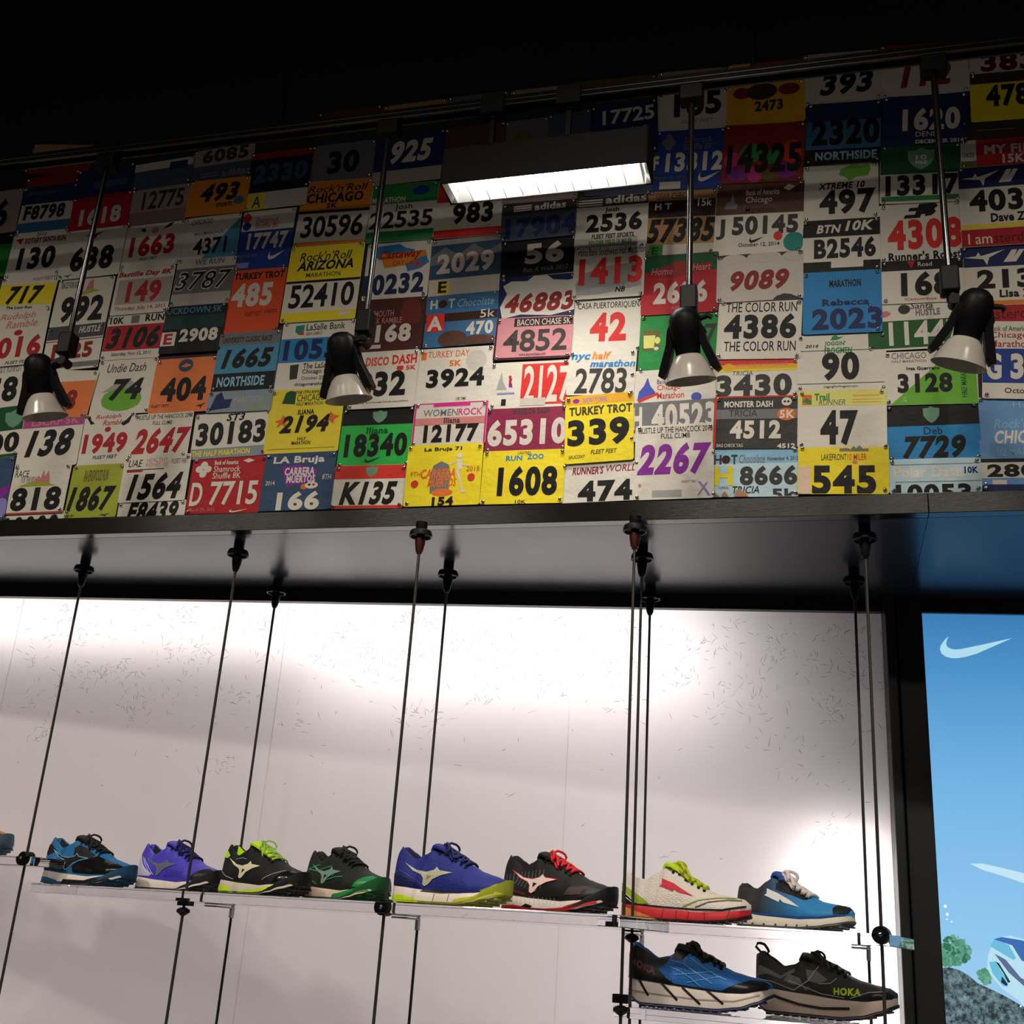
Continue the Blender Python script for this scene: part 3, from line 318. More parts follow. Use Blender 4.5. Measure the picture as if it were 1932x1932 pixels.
('white race bib numbered 9089 in dark red italics', -0.1243, 3.1564, 0.2135, 0.138, -0.018, 'WG', [('r', 0, 0, 1, 0.08, 'DK'), ('e', 0.2, 0.1, 0.14, 0.1, 'WG'), ('e', 0.55, 0.08, 0.2, 0.12, 'WG'), ('e', 0.88, 0.1, 0.12, 0.1, 'WG'), ('n', '9089', 0.16, 0.36, 0.84, 0.78, 'DR', 'bi'), ('p', [(0.66, 0.98), (0.7, 0.92), (0.78, 0.88), (0.86, 0.9), (0.94, 0.97), (0.94, 1), (0.66, 1)], 'DK')]),
('white race bib numbered 4386 between two lines of black capitals', -0.1271, 3.0074, 0.204, 0.1631, -0.053, 'W', [('t', 'THE COLOR RUN', 0.09, 0.03, 0.94, 0.2, 'K', ''), ('n', '4386', 0.08, 0.23, 0.94, 0.66, 'K', 'b'), ('t', 'THE COLOR RUN', 0.09, 0.7, 0.94, 0.87, 'K', '')]),
('white race bib numbered 42 in bright red', -0.5099, 3.0501, 0.1819, 0.1557, -0.022, 'W', [('t', 'CASA PUERTORRIQUENA', 0.06, 0.06, 1.0, 0.2, 'K', ''), ('n', '42', 0.26, 0.26, 0.78, 0.8, 'R2', 'b')]),
('glossy white race bib numbered 278 with blue and orange nyc half heading', -0.5184, 2.9127, 0.1741, 0.1257, -0.043, 'W', [('t', 'nyc', 0.03, 0.08, 0.32, 0.26, 'CB', 'bi'), ('t', 'half', 0.34, 0.03, 0.62, 0.2, 'OR', 'bi'), ('t', 'marathon', 0.32, 0.22, 0.99, 0.38, 'CB', 'bi'), ('n', '2783', 0.12, 0.4, 0.88, 0.97, 'DK', '')]),
('white race bib with red box numbered 212 and small tower drawing', -0.7061, 2.8925, 0.2085, 0.1323, -0.007, 'W', [('p', [(0.08, 0.6), (0.11, 0.4), (0.14, 0.2), (0.16, 0.4), (0.22, 0.6)], 'LG'), ('e', 0.25, 0.32, 0.02, 0.03, 'R'), ('p', [(0.24, 0.35), (0.28, 0.35), (0.27, 0.46), (0.24, 0.46)], 'R'), ('p', [(0.24, 0.46), (0.28, 0.46), (0.29, 0.56), (0.24, 0.54)], 'P'), ('r', 0.1, 0.66, 0.32, 0.7, 'LV'), ('r', 0.16, 0.8, 0.22, 0.94, 'K'), ('r', 0.4, 0.06, 1, 0.94, 'R2'), ('n', '212', 0.43, 0.1, 0.86, 0.9, 'W', ''), ('n', '7', 0.88, 0.14, 1.04, 0.9, 'W', ''), ('r', 0.4, 0.8, 0.72, 0.96, 'WG')]),
('pink race bib numbered 4852 with BACON CHASE 5K heading', -0.7031, 3.0251, 0.2079, 0.1237, -0.021, 'PK2', [('r', 0.24, 0.02, 1, 0.22, 'BR'), ('t', 'BACON CHASE 5K', 0.28, 0.05, 0.97, 0.2, 'WP', ''), ('r', 0, 0.0, 0.03, 1, 'BR'), ('r', 0, 0.95, 1, 1, 'BR'), ('n', '4852', 0.12, 0.3, 0.94, 0.82, 'DK', ''), ('t', 'www.baconchase.com', 0.34, 0.85, 0.68, 0.92, 'BR', '')]),
('white race bib with rough navy border numbered 46883 in dark red', -0.7004, 3.1495, 0.2064, 0.1282, -0.004, 'NB', [('p', [(0.04, 0.2), (0.15, 0.1), (0.36, 0.12), (0.44, 0.0), (0.62, -0.02), (0.7, 0.12), (0.9, 0.16), (1, 0.12), (1, 0.86), (0.7, 0.96), (0.3, 0.9), (0.06, 0.98), (0.02, 0.7), (0.1, 0.4)], 'W'), ('n', '46883', 0.08, 0.4, 1.0, 0.86, 'DR', 'bi')]),
('black race bib numbered 56', -0.7038, 3.2709, 0.2048, 0.1175, 0.019, 'K2', [('n', '56', 0.32, 0.1, 0.84, 0.66, 'WP', 'b'), ('t', 'Run A Walk 2012', 0.3, 0.74, 0.9, 0.86, 'GY', 'i'), ('r', 0, 0.97, 1, 1, 'WP')]),
('grey blue race bib with three stripes on top numbered 17904', -0.7098, 3.3872, 0.2092, 0.118, 0.012, 'SL2', [('r', 0, 0, 1, 0.3, 'DK'), ('r', 0.16, 0.06, 0.4, 0.1, 'WP'), ('r', 0.16, 0.12, 0.4, 0.16, 'WP'), ('r', 0.16, 0.18, 0.4, 0.22, 'WP'), ('t', 'adidas', 0.44, 0.04, 0.86, 0.24, 'WP', 'b'), ('n', '17904', 0.06, 0.4, 1.0, 0.94, 'NB', 'b')]),
('white race bib with three stripes on top numbered 2536', -0.5089, 3.3641, 0.1948, 0.1604, -0.017, 'W', [('r', 0, 0, 1, 0.2, 'DK'), ('r', 0.02, 0.05, 0.36, 0.08, 'WP'), ('r', 0.02, 0.1, 0.36, 0.13, 'WP'), ('r', 0.02, 0.15, 0.36, 0.18, 'WP'), ('t', 'adidas', 0.4, 0.0, 0.97, 0.16, 'WP', 'b'), ('t', 'Josh', 0.4, 0.23, 0.6, 0.34, 'DK', 'b'), ('n', '2536', 0.15, 0.34, 0.92, 0.7, 'K', 'b'), ('t', 'FLEET FEET SPORTS', 0.24, 0.74, 0.82, 0.83, 'DK', 'b'), ('t', 'SOLDIER FIELD 10 MILER', 0.2, 0.86, 0.8, 0.94, 'G2', 'b')]),
('white race bib numbered 1413 in red with grey shoe behind the digits', -0.5103, 3.206, 0.1888, 0.1569, -0.009, 'W', [('t', 'Palos Bank Southwest Half Marathon', 0.06, 0.02, 1.0, 0.17, 'DK', ''), ('p', [(0.06, 0.92), (0.04, 0.7), (0.16, 0.5), (0.5, 0.38), (0.96, 0.34), (0.96, 0.8), (0.4, 0.92)], 'LG'), ('n', '1413', 0.08, 0.22, 0.97, 0.74, 'R2', 'b'), ('t', 'NB', 0.6, 0.8, 0.74, 0.9, 'K', 'bi')]),
('white race bib with red bands numbered 983 under the ceiling light', -0.9105, 3.4502, 0.1953, 0.1905, -0.012, 'W', [('r', 0, 0, 1, 0.38, 'R2'), ('n', '983', 0.26, 0.42, 0.86, 0.78, 'K', 'b'), ('r', 0, 0.86, 1, 1, 'R2')]),
('dark mountain race bib numbered 2029 with yellow letter E', -0.9086, 3.2647, 0.202, 0.1815, 0.019, 'SL', [('r', 0, 0, 1, 0.1, 'LG'), ('p', [(0, 0.3), (0.2, 0.14), (0.4, 0.3), (0.6, 0.12), (0.8, 0.28), (1, 0.16), (1, 0.3), (0.6, 0.4), (0, 0.45)], 'GY'), ('n', '2029', 0.1, 0.26, 0.9, 0.62, 'WP', 'b'), ('r', 0, 0.7, 1, 1, 'WG'), ('r', 0.12, 0.74, 0.3, 0.98, 'Y2'), ('t', 'E', 0.14, 0.74, 0.26, 0.94, 'K', 'b')]),
('blue grey and brown race bib numbered 470 with red letter A square', -0.9052, 3.0958, 0.2028, 0.1577, 0.016, 'SB', [('t', 'H', 0.06, 0.08, 0.16, 0.26, 'WP', 'b'), ('e', 0.23, 0.17, 0.06, 0.08, 'BR'), ('t', 'T', 0.31, 0.08, 0.4, 0.26, 'WP', 'b'), ('t', 'Chocolate', 0.44, 0.1, 0.94, 0.26, 'LB', 'i'), ('r', 0, 0.36, 1, 0.52, 'BR'), ('t', '5k', 0.76, 0.34, 0.96, 0.5, 'WP', ''), ('r', 0.02, 0.36, 0.27, 0.7, 'R2'), ('t', 'A', 0.04, 0.4, 0.25, 0.68, 'W', 'b'), ('e', 0.4, 0.86, 0.2, 0.16, 'BN'), ('e', 0.75, 0.92, 0.24, 0.1, 'BN'), ('n', '470', 0.58, 0.56, 0.95, 0.82, 'WP', 'b')]),
('white race bib numbered 3924 with orange TURKEY DAY 5K heading', -0.9106, 2.9315, 0.2057, 0.1635, -0.003, 'W', [('r', 0.03, 0.06, 0.1, 0.2, 'O'), ('t', 'TURKEY DAY', 0.12, 0.05, 0.68, 0.17, 'O', ''), ('t', '5K', 0.42, 0.23, 0.58, 0.34, 'O', 'b'), ('e', 0.78, 0.25, 0.14, 0.18, 'WG'), ('n', '3924', 0.13, 0.38, 0.9, 0.72, 'K', 'b'), ('t', 'LIFE TIME', 0.55, 0.9, 0.68, 0.95, 'K', '')]),
('white race bib numbered 832 with orange DISCO DASH heading', -1.1062, 2.9298, 0.188, 0.169, -0.002, 'W', [('t', 'DISCO', 0.2, 0.1, 0.55, 0.26, 'OR2', 'b'), ('t', 'DASH', 0.6, 0.08, 0.97, 0.25, 'R2', 'b'), ('p', [(0.68, 0.28), (0.78, 0.28), (0.78, 0.34), (0.73, 0.38), (0.68, 0.34)], 'R2'), ('t', '5K', 0.82, 0.28, 0.97, 0.36, 'R2', 'b'), ('n', '832', 0.1, 0.36, 0.84, 0.8, 'K', 'b'), ('t', 'a group race through friends everywhere', 0.1, 0.88, 0.9, 0.92, 'DK', '')]),
('dark brown race bib numbered 3168 with stockade heading and crown crest', -1.1035, 3.0954, 0.1868, 0.1652, -0.011, 'DB2', [('t', 'PLYMOUTH', 0.08, 0.22, 0.52, 0.34, 'PK', ''), ('t', 'ROCK RAMBLE', 0.08, 0.36, 0.66, 0.47, 'PK', ''), ('p', [(0.62, 0.36), (0.66, 0.08), (0.76, 0.0), (0.9, 0.08), (0.96, 0.36), (0.9, 0.5), (0.7, 0.5)], 'BR2'), ('n', '3168', 0.02, 0.48, 0.82, 0.82, 'WP', 'b'), ('r', 0.12, 0.86, 0.38, 0.93, 'WG')]),
('white race bib numbered 10232 in navy with blue and red splash', -1.1052, 3.269, 0.1908, 0.1828, -0.001, 'W', [('p', [(0.1, 0.2), (0.16, 0.06), (0.5, 0.04), (0.6, 0.12), (0.75, 0.16), (0.6, 0.3), (0.2, 0.3)], 'CB'), ('p', [(0.2, 0.2), (0.9, 0.18), (0.95, 0.3), (0.8, 0.42), (0.3, 0.45)], 'OR'), ('t', 'Castaway', 0.2, 0.14, 0.85, 0.34, 'R', 'bi'), ('t', 'CAY', 0.42, 0.34, 0.6, 0.42, 'R', ''), ('p', [(0.62, 0.4), (0.92, 0.28), (0.98, 0.4), (0.85, 0.5), (0.66, 0.54)], 'CB'), ('t', '5K', 0.68, 0.36, 0.9, 0.47, 'R2', 'b'), ('n', '10232', 0.0, 0.56, 0.93, 0.92, 'NB', 'b')]),
('white race bib with green bands numbered 22535 behind the second rod', -1.1076, 3.456, 0.2005, 0.1916, -0.02, 'W', [('r', 0, 0, 1, 0.34, 'G2'), ('e', 0.74, 0.14, 0.13, 0.08, 'RY'), ('t', 'MARATHON', 0.02, 0.22, 0.52, 0.33, 'WP', 'b'), ('t', 'Josh', 0.38, 0.36, 0.64, 0.48, 'K', ''), ('n', '22535', 0.02, 0.48, 0.96, 0.77, 'K', ''), ('r', 0, 0.82, 1, 1, 'G2')]),
('white and blue race bib numbered 1055 with bank heading, behind second spotlight', -1.3176, 3.0201, 0.2169, 0.2107, -0.009, 'W', [('p', [(0.18, 0.06), (0.3, 0.05), (0.3, 0.16), (0.24, 0.2), (0.18, 0.15)], 'TL'), ('p', [(0.24, 0.2), (0.28, 0.12), (0.31, 0.2)], 'RB'), ('t', 'LaSalle Bank', 0.33, 0.04, 0.86, 0.14, 'K', ''), ('t', 'ABN AMRO', 0.33, 0.16, 0.56, 0.21, 'GY', ''), ('r', 0, 0.25, 1, 0.6, 'CB'), ('n', '1055', 0.06, 0.27, 0.8, 0.57, 'NB', 'b'), ('p', [(0.18, 0.64), (0.3, 0.63), (0.3, 0.84), (0.2, 0.85)], 'DK'), ('t', 'The LaSalle Bank', 0.36, 0.62, 0.95, 0.7, 'K', ''), ('t', 'Chicago Marathon', 0.36, 0.71, 0.97, 0.79, 'K', ''), ('t', 'October 22, 2006', 0.36, 0.81, 0.82, 0.87, 'GY', ''), ('t', 'chicagomarathon.com', 0.28, 0.9, 0.8, 0.96, 'K', '')]),
('yellow race bib numbered 52410 with ARIZONA heading', -1.3225, 3.245, 0.226, 0.2447, -0.011, 'W', [('r', 0, 0, 1, 0.46, 'Y'), ('t', "Rock'n'Roll", 0.14, 0.08, 0.84, 0.2, 'K', 'i'), ('t', 'ARIZONA', 0.12, 0.2, 0.88, 0.33, 'K', 'bi'), ('t', 'MARATHON', 0.26, 0.36, 0.72, 0.42, 'DK', ''), ('r', 0, 0.46, 1, 0.49, 'K'), ('n', '52410', 0.08, 0.51, 0.94, 0.82, 'K', ''), ('r', 0, 0.88, 1, 1, 'Y'), ('r', 0.78, 0.9, 0.92, 0.95, 'W')]),
('orange race bib numbered 30596 with CHICAGO 5K heading', -1.3192, 3.4739, 0.2207, 0.2302, -0.036, 'W', [('r', 0, 0, 1, 0.44, 'OR'), ('t', "Rock'n'Roll", 0.08, 0.06, 0.92, 0.17, 'K', 'i'), ('t', 'CHICAGO', 0.08, 0.18, 0.88, 0.33, 'K', 'b'), ('t', '5K', 0.38, 0.34, 0.53, 0.41, 'K', 'b'), ('r', 0, 0.44, 1, 0.48, 'K'), ('n', '30596', 0.08, 0.52, 0.94, 0.84, 'K', ''), ('r', 0, 0.9, 1, 1, 'OR')]),
('blue race bib with white heading numbered 17747', -1.5249, 3.4099, 0.1682, 0.2057, -0.008, 'RY', [('r', 0, 0, 1, 0.34, 'W'), ('e', 0.08, 0.12, 0.08, 0.08, 'R2'), ('e', 0.1, 0.26, 0.08, 0.07, 'RY'), ('t', 'Shamrock', 0.25, 0.12, 0.7, 0.22, 'PK', 'b'), ('t', 'Shuffle 8K', 0.25, 0.22, 0.72, 0.31, 'PK', 'b'), ('n', '17747', 0.16, 0.38, 0.92, 0.66, 'WP', 'b'), ('t', 'March 30, 2014', 0.02, 0.72, 0.4, 0.79, 'GY', ''), ('s', 0.6, 0.7, 0.9, 0.84, 'WP'), ('r', 0.02, 0.86, 0.26, 0.95, 'LV')]),
('dark race bib numbered 2330 with yellow letter A strip', -1.5105, 3.6147, 0.1998, 0.2047, 0.011, 'K2', [('r', 0, 0.0, 1, 0.12, 'DR'), ('n', '2330', 0.08, 0.22, 0.94, 0.54, 'SL', 'b'), ('r', 0, 0.7, 1, 1, 'WG'), ('r', 0, 0.72, 0.32, 1, 'Y2'), ('t', 'A', 0.12, 0.76, 0.26, 0.96, 'DK', '')]),
('orange red race bib numbered 485', -1.5263, 3.208, 0.1707, 0.2057, -0.013, 'OD', [('t', 'TURKEY TROT', 0.04, 0.05, 0.96, 0.16, 'K', 'b'), ('n', '485', 0.06, 0.22, 0.8, 0.6, 'WP', 'b'), ('t', 'FLEET FEET', 0.36, 0.68, 0.66, 0.75, 'DR', 'i'), ('t', 'ATHLETICO', 0.7, 0.66, 0.94, 0.72, 'DR', 'bi'), ('r', 0.06, 0.88, 0.2, 0.98, 'OR2')]),
('sky blue race bib numbered 1665 with black NORTHSIDE band', -1.5211, 3.0127, 0.1892, 0.1829, -0.003, 'SB2', [('r', 0, 0, 1, 0.22, 'GY'), ('t', 'UNIVERSITY CLASSIC RACE', 0.06, 0.08, 0.86, 0.18, 'DK', 'b'), ('n', '1665', 0.1, 0.28, 0.92, 0.62, 'K', 'bi'), ('r', 0, 0.7, 1, 1, 'K'), ('t', 'NORTHSIDE', 0.08, 0.76, 0.84, 0.93, 'LB', 'b')]),
('orange race bib numbered 404 with round blue badge', -1.7088, 2.9507, 0.1905, 0.1707, 0.002, 'O2', [('e', 0.5, 0.14, 0.12, 0.12, 'SL'), ('p', [(0.42, 0.16), (0.5, 0.1), (0.6, 0.14), (0.5, 0.18)], 'O2'), ('n', '404', 0.16, 0.36, 0.9, 0.8, 'K', 'b'), ('t', 'FLEET FEET', 0.04, 0.84, 0.34, 0.89, 'K', 'i'), ('p', [(0.76, 0.894), (0.814, 0.8855999999999999), (0.8248, 0.8543999999999999), (0.8356, 0.8855999999999999), (0.94, 0.84), (0.8715999999999999, 0.8999999999999999), (0.8608, 0.96), (0.8463999999999999, 0.9119999999999999)], 'K')]),
('white race bib numbered 74 with rounded green patch', -1.8987, 2.9593, 0.1911, 0.174, -0.005, 'W', [('t', 'Undie Dash', 0.16, 0.08, 0.82, 0.24, 'DK', 'i'), ('p', [(0.14, 0.6), (0.38, 0.42), (0.54, 0.36), (0.8, 0.52)], 'LG'), ('e', 0.5, 0.74, 0.34, 0.21, 'G3'), ('r', 0.2, 0.62, 0.8, 0.86, 'G3'), ('n', '74', 0.28, 0.36, 0.82, 0.76, 'K', 'bi')]),
('white over orange race bib numbered 118 behind the left spotlight', -2.0894, 2.9464, 0.1945, 0.1486, -0.08, 'W', [('p', [(0.0, 0.3), (1, 0.2), (1, 1), (0, 1)], 'O2'), ('n', '118', 0.2, 0.42, 0.75, 0.85, 'DR', 'b')]),
('white race bib at left edge ending in digit 8', -2.35, 2.9825, 0.252, 0.1474, 0.073, 'W', [('n', '1558', 0.1, 0.32, 0.88, 0.88, 'K', 'b'), ('t', 'MUDDY RUNFEST', 0.5, 0.02, 0.9, 0.22, 'GY', 'i')]),
('white race bib numbered 1016 in red at left edge', -2.3161, 3.1424, 0.2423, 0.1905, 0.032, 'W', [('t', 'Rudolph', 0.3, 0.06, 0.8, 0.2, 'PK', 'i'), ('t', 'Ramble', 0.4, 0.2, 0.85, 0.33, 'PK', 'i'), ('e', 0.6, 0.42, 0.06, 0.05, 'R'), ('n', '1016', 0.2, 0.48, 0.96, 0.86, 'R', 'b'), ('t', 'FLEET FEET', 0.5, 0.92, 0.85, 0.97, 'K', 'i')]),
('white race bib with yellow band numbered 717', -2.2988, 3.2929, 0.1996, 0.1168, -0.036, 'W', [('t', 'FLEET FEET', 0.55, 0.02, 0.9, 0.1, 'GY', 'i'), ('r', 0, 0.2, 1, 0.82, 'Y'), ('n', '717', 0.16, 0.26, 0.8, 0.8, 'K', 'bi'), ('t', 'The Long Run', 0.2, 0.85, 0.66, 0.96, 'K', 'b')]),
('white race bib numbered 992', -2.0976, 3.2512, 0.1912, 0.1642, -0.004, 'W', [('t', 'RACE FOR KIDS', 0.06, 0.06, 0.4, 0.2, 'GY', 'b'), ('p', [(0.5, 0.3), (0.55, 0.1), (0.62, 0.04), (0.66, 0.28)], 'PK'), ('p', [(0.3, 0.34), (0.6, 0.24), (0.78, 0.28), (0.5, 0.36)], 'LY'), ('n', '992', 0.14, 0.38, 0.9, 0.92, 'K', 'b')]),
('white race bib with grey HUSTLE band numbered 1725', -2.0925, 3.0963, 0.1902, 0.1492, 0.029, 'W', [('r', 0, 0, 1, 0.3, 'DK2'), ('t', 'HUSTLE', 0.55, 0.05, 0.94, 0.2, 'WP', 'bi'), ('r', 0, 0.33, 1, 0.35, 'DR'), ('n', '1725', 0.14, 0.4, 0.85, 0.76, 'DR', 'b'), ('r', 0.05, 0.84, 1, 0.95, 'GY')]),
('red and white race bib numbered 3106 reading 10K RUN', -1.8978, 3.1192, 0.1923, 0.1467, -0.005, 'W', [('t', '10K', 0.04, 0.04, 0.28, 0.2, 'K', 'b'), ('r', 0.4, 0.03, 0.54, 0.2, 'GY'), ('t', 'RUN', 0.64, 0.02, 0.96, 0.18, 'K', 'b'), ('r', 0, 0.24, 1, 0.8, 'R'), ('n', '3106', 0.05, 0.28, 0.94, 0.76, 'K', 'bi'), ('t', 'Saturday, Nov 12, 2011', 0.18, 0.84, 0.84, 0.94, 'K', '')]),
('black race bib numbered 2908 with small red letter E square', -1.7062, 3.1282, 0.1949, 0.1536, -0.007, 'K2', [('t', 'UCKDOWN 5K', 0.02, 0.04, 0.92, 0.17, 'SB2', ''), ('r', 0.0, 0.22, 1, 0.5, 'DT'), ('r', 0.0, 0.55, 0.24, 0.84, 'W'), ('t', 'E', 0.05, 0.58, 0.19, 0.81, 'R', 'b'), ('n', '2908', 0.3, 0.5, 0.92, 0.78, 'W', 'b')]),
('grey race bib numbered 3787 with outlined digits', -1.7025, 3.2842, 0.1916, 0.1577, -0.002, 'GY2', [('r', 0, 0, 1, 0.2, 'WG'), ('t', 'WE RUN', 0.3, 0.02, 0.8, 0.14, 'GY', 'b'), ('n', '3787', 0.02, 0.26, 0.98, 0.68, 'WP', 'bi'), ('t', '3787', 0.035, 0.28, 0.965, 0.66, 'K', 'i'), ('r', 0, 0.74, 1, 1, 'WG2')]),
('white race bib with teal triangle numbered 4371', -1.706, 3.4377, 0.1845, 0.148, 0.027, 'W', [('t', 'CHICAGO', 0.12, 0.06, 0.5, 0.18, 'DK', ''), ('t', 'HALF MARATHON', 0.2, 0.36, 0.72, 0.44, 'DK', ''), ('p', [(0.4, 0.98), (1, 0.1), (1, 1), (0.4, 1)], 'SB2'), ('n', '4371', 0.22, 0.52, 0.8, 0.9, 'K', '')]),
('pale race bib numbered 149 in red with Bastille Day 8K heading', -1.8964, 3.2714, 0.1899, 0.1585, 0.002, 'W', [('t', 'GEAR CHECK', 0.2, -0.12, 0.8, -0.04, 'K', 'b'), ('t', 'Bastille Day 8K', 0.02, 0.08, 0.96, 0.22, 'R', 'bi'), ('r', 0.05, 0.25, 1, 0.78, 'WG2'), ('n', '149', 0.22, 0.3, 0.82, 0.76, 'R', 'b'), ('t', 'Thursday, July 14, 2011', 0.06, 0.83, 0.94, 0.93, 'R', '')]),
('white race bib numbered 1663 in dark red with antlers', -1.8952, 3.4269, 0.2015, 0.1519, 0.024, 'W', [('p', [(0.22, 0.02), (0.26, 0.1), (0.32, 0.08), (0.36, 0.18), (0.28, 0.16)], 'K'), ('p', [(0.62, 0.16), (0.72, 0.04), (0.8, 0.0), (0.76, 0.1)], 'K'), ('e', 0.5, 0.16, 0.06, 0.07, 'PK'), ('n', '1663', 0.12, 0.26, 0.86, 0.74, 'R', 'b'), ('t', 'FLEET FEET', 0.32, 0.77, 0.6, 0.83, 'K', 'i')]),
('white race bib numbered 638 behind the left rod', -2.0956, 3.4174, 0.2085, 0.1712, 0.017, 'W', [('p', [(0.3, 0.132), (0.40800000000000003, 0.12079999999999999), (0.4296, 0.07919999999999999), (0.4512, 0.12079999999999999), (0.66, 0.06), (0.5232, 0.14), (0.5016, 0.22), (0.4728, 0.156)], 'K'), ('n', '638', 0.16, 0.36, 0.86, 0.86, 'K', 'b'), ('p', [(0.08, 0.936), (0.128, 0.9304), (0.1376, 0.9096), (0.1472, 0.9304), (0.24, 0.9), (0.17919999999999997, 0.94), (0.1696, 0.98), (0.1568, 0.948)], 'K')]),
('white race bib numbered 130 with SANTA RUN heading', -2.2976, 3.4331, 0.1945, 0.1658, -0.001, 'W', [('t', '2012', 0.42, 0.02, 0.6, 0.1, 'K', ''), ('p', [(0.06, 0.14), (0.2, 0.12), (0.16, 0.26)], 'R'), ('t', 'ROTARY SANTA RUN', 0.24, 0.13, 0.98, 0.26, 'DR', 'b'), ('n', '130', 0.18, 0.34, 0.86, 0.82, 'K', 'b')]),
('white race bib with blue bottom numbered F8798', -2.2994, 3.5691, 0.1932, 0.1081, 0.0, 'WP', [('n', 'F8798', 0.08, 0.06, 0.84, 0.56, 'K', 'b'), ('r', 0, 0.64, 1, 1, 'SB')]),
('red race bib numbered 1618 behind the left rod', -2.101, 3.5656, 0.2056, 0.1257, 0.041, 'R', [('r', 0, 0, 1, 0.12, 'DR'), ('n', '1618', 0.16, 0.36, 0.86, 0.86, 'WP', 'b')]),
('pinkish grey race bib numbered 12775', -1.9001, 3.5698, 0.2006, 0.1308, 0.028, 'PG', [('n', '12775', 0.2, 0.1, 0.9, 0.6, 'DK', ''), ('r', 0, 0.66, 1, 1, 'MV2')]),
('mustard orange race bib numbered 493 with round blue badge', -1.7025, 3.574, 0.1997, 0.1266, -0.002, 'OR', [('n', '493', 0.2, 0.12, 0.84, 0.64, 'K', 'bi'), ('e', 0.86, 0.66, 0.08, 0.12, 'SB'), ('t', 'SPORTS', 0.5, 0.68, 0.76, 0.8, 'K', 'b')]),
('black and green race bib at left edge', -2.5104, 3.4421, 0.2275, 0.1572, -0.001, 'G5', [('r', 0, 0, 1, 0.25, 'K')]),
('pale race bib at left edge ending in digit 6', -2.53, 3.6031, 0.257, 0.1628, 0.042, 'PG', [('n', '226', 0.2, 0.2, 0.84, 0.85, 'K', 'b')]),
('navy race bib strip above F8798', -2.2994, 3.6531, 0.1987, 0.0621, -0.006, 'NB', [('r', 0.1, 0.3, 0.6, 0.5, 'SL')]),
('dark red race bib strip at upper left', -2.3012, 3.7043, 0.1969, 0.0476, 0.087, 'DR', []),
('navy race bib above the red 1618', -2.107, 3.6781, 0.1997, 0.1024, 0.064, 'NB', [('r', 0.3, 0.5, 0.9, 0.75, 'SL')]),
('dark blue race bib above 12775', -1.9078, 3.6822, 0.2013, 0.0967, 0.051, 'SL2', [('r', 0, 0, 1, 0.3, 'WG'), ('r', 0.6, 0.1, 0.9, 0.4, 'NB')]),
('grey race bib numbered 6085 with three stripes strip', -1.7084, 3.6962, 0.2031, 0.1222, 0.05, 'PG', [('n', '6085', 0.15, 0.02, 0.9, 0.42, 'DK', 'b'), ('r', 0, 0.5, 1, 1, 'SL2'), ('t', 'adidas', 0.5, 0.68, 0.96, 0.9, 'GY', 'b'), ('r', 0.14, 0.72, 0.45, 0.76, 'GY'), ('r', 0.14, 0.8, 0.45, 0.84, 'GY')]),
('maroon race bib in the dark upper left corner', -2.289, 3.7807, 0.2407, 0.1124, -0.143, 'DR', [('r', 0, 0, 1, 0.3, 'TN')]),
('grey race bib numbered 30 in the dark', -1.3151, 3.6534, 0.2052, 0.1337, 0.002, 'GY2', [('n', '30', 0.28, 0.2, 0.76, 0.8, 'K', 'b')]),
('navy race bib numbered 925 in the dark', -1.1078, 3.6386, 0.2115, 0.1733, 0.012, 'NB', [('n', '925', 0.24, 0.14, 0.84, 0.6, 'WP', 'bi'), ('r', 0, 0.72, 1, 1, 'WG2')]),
('brown orange race bib left of the ceiling light', -0.9137, 3.6371, 0.1832, 0.1819, 0.015, 'BN', [('r', 0, 0.6, 1, 1, 'DK')]),
('grey race bib behind the ceiling light housing', -0.7591, 3.6381, 0.1308, 0.1838, 0.024, 'GY2', [('e', 0.4, 0.4, 0.2, 0.2, 'OL')]),
('blue grey race bib right of centre behind the ceiling light', -0.6348, 3.6422, 0.123, 0.1877, 0.043, 'SL2', [('r', 0.2, 0.4, 0.8, 0.6, 'DR')]),
('blue paper with short barcode label beside number 13312', -0.4898, 3.5061, 0.1839, 0.1264, -0.083, 'SL2', []),
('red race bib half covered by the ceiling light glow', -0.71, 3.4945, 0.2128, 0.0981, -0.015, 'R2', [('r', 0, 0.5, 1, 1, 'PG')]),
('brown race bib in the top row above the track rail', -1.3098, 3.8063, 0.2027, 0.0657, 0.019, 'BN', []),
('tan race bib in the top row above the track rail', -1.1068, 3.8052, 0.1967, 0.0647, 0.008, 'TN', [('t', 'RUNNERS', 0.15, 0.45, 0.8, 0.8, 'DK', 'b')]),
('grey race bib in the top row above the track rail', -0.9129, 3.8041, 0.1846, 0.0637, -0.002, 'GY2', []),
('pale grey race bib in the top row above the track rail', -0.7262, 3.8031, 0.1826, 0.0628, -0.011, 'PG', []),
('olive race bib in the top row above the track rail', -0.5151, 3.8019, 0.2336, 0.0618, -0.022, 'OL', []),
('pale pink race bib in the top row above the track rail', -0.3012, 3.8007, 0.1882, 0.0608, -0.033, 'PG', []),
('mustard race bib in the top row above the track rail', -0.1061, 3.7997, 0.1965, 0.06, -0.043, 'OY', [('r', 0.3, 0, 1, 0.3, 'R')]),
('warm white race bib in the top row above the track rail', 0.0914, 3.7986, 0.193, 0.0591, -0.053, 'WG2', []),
('dark red race bib in the top row above the track rail', 0.297, 3.7975, 0.2128, 0.0583, -0.064, 'DR', [])
]
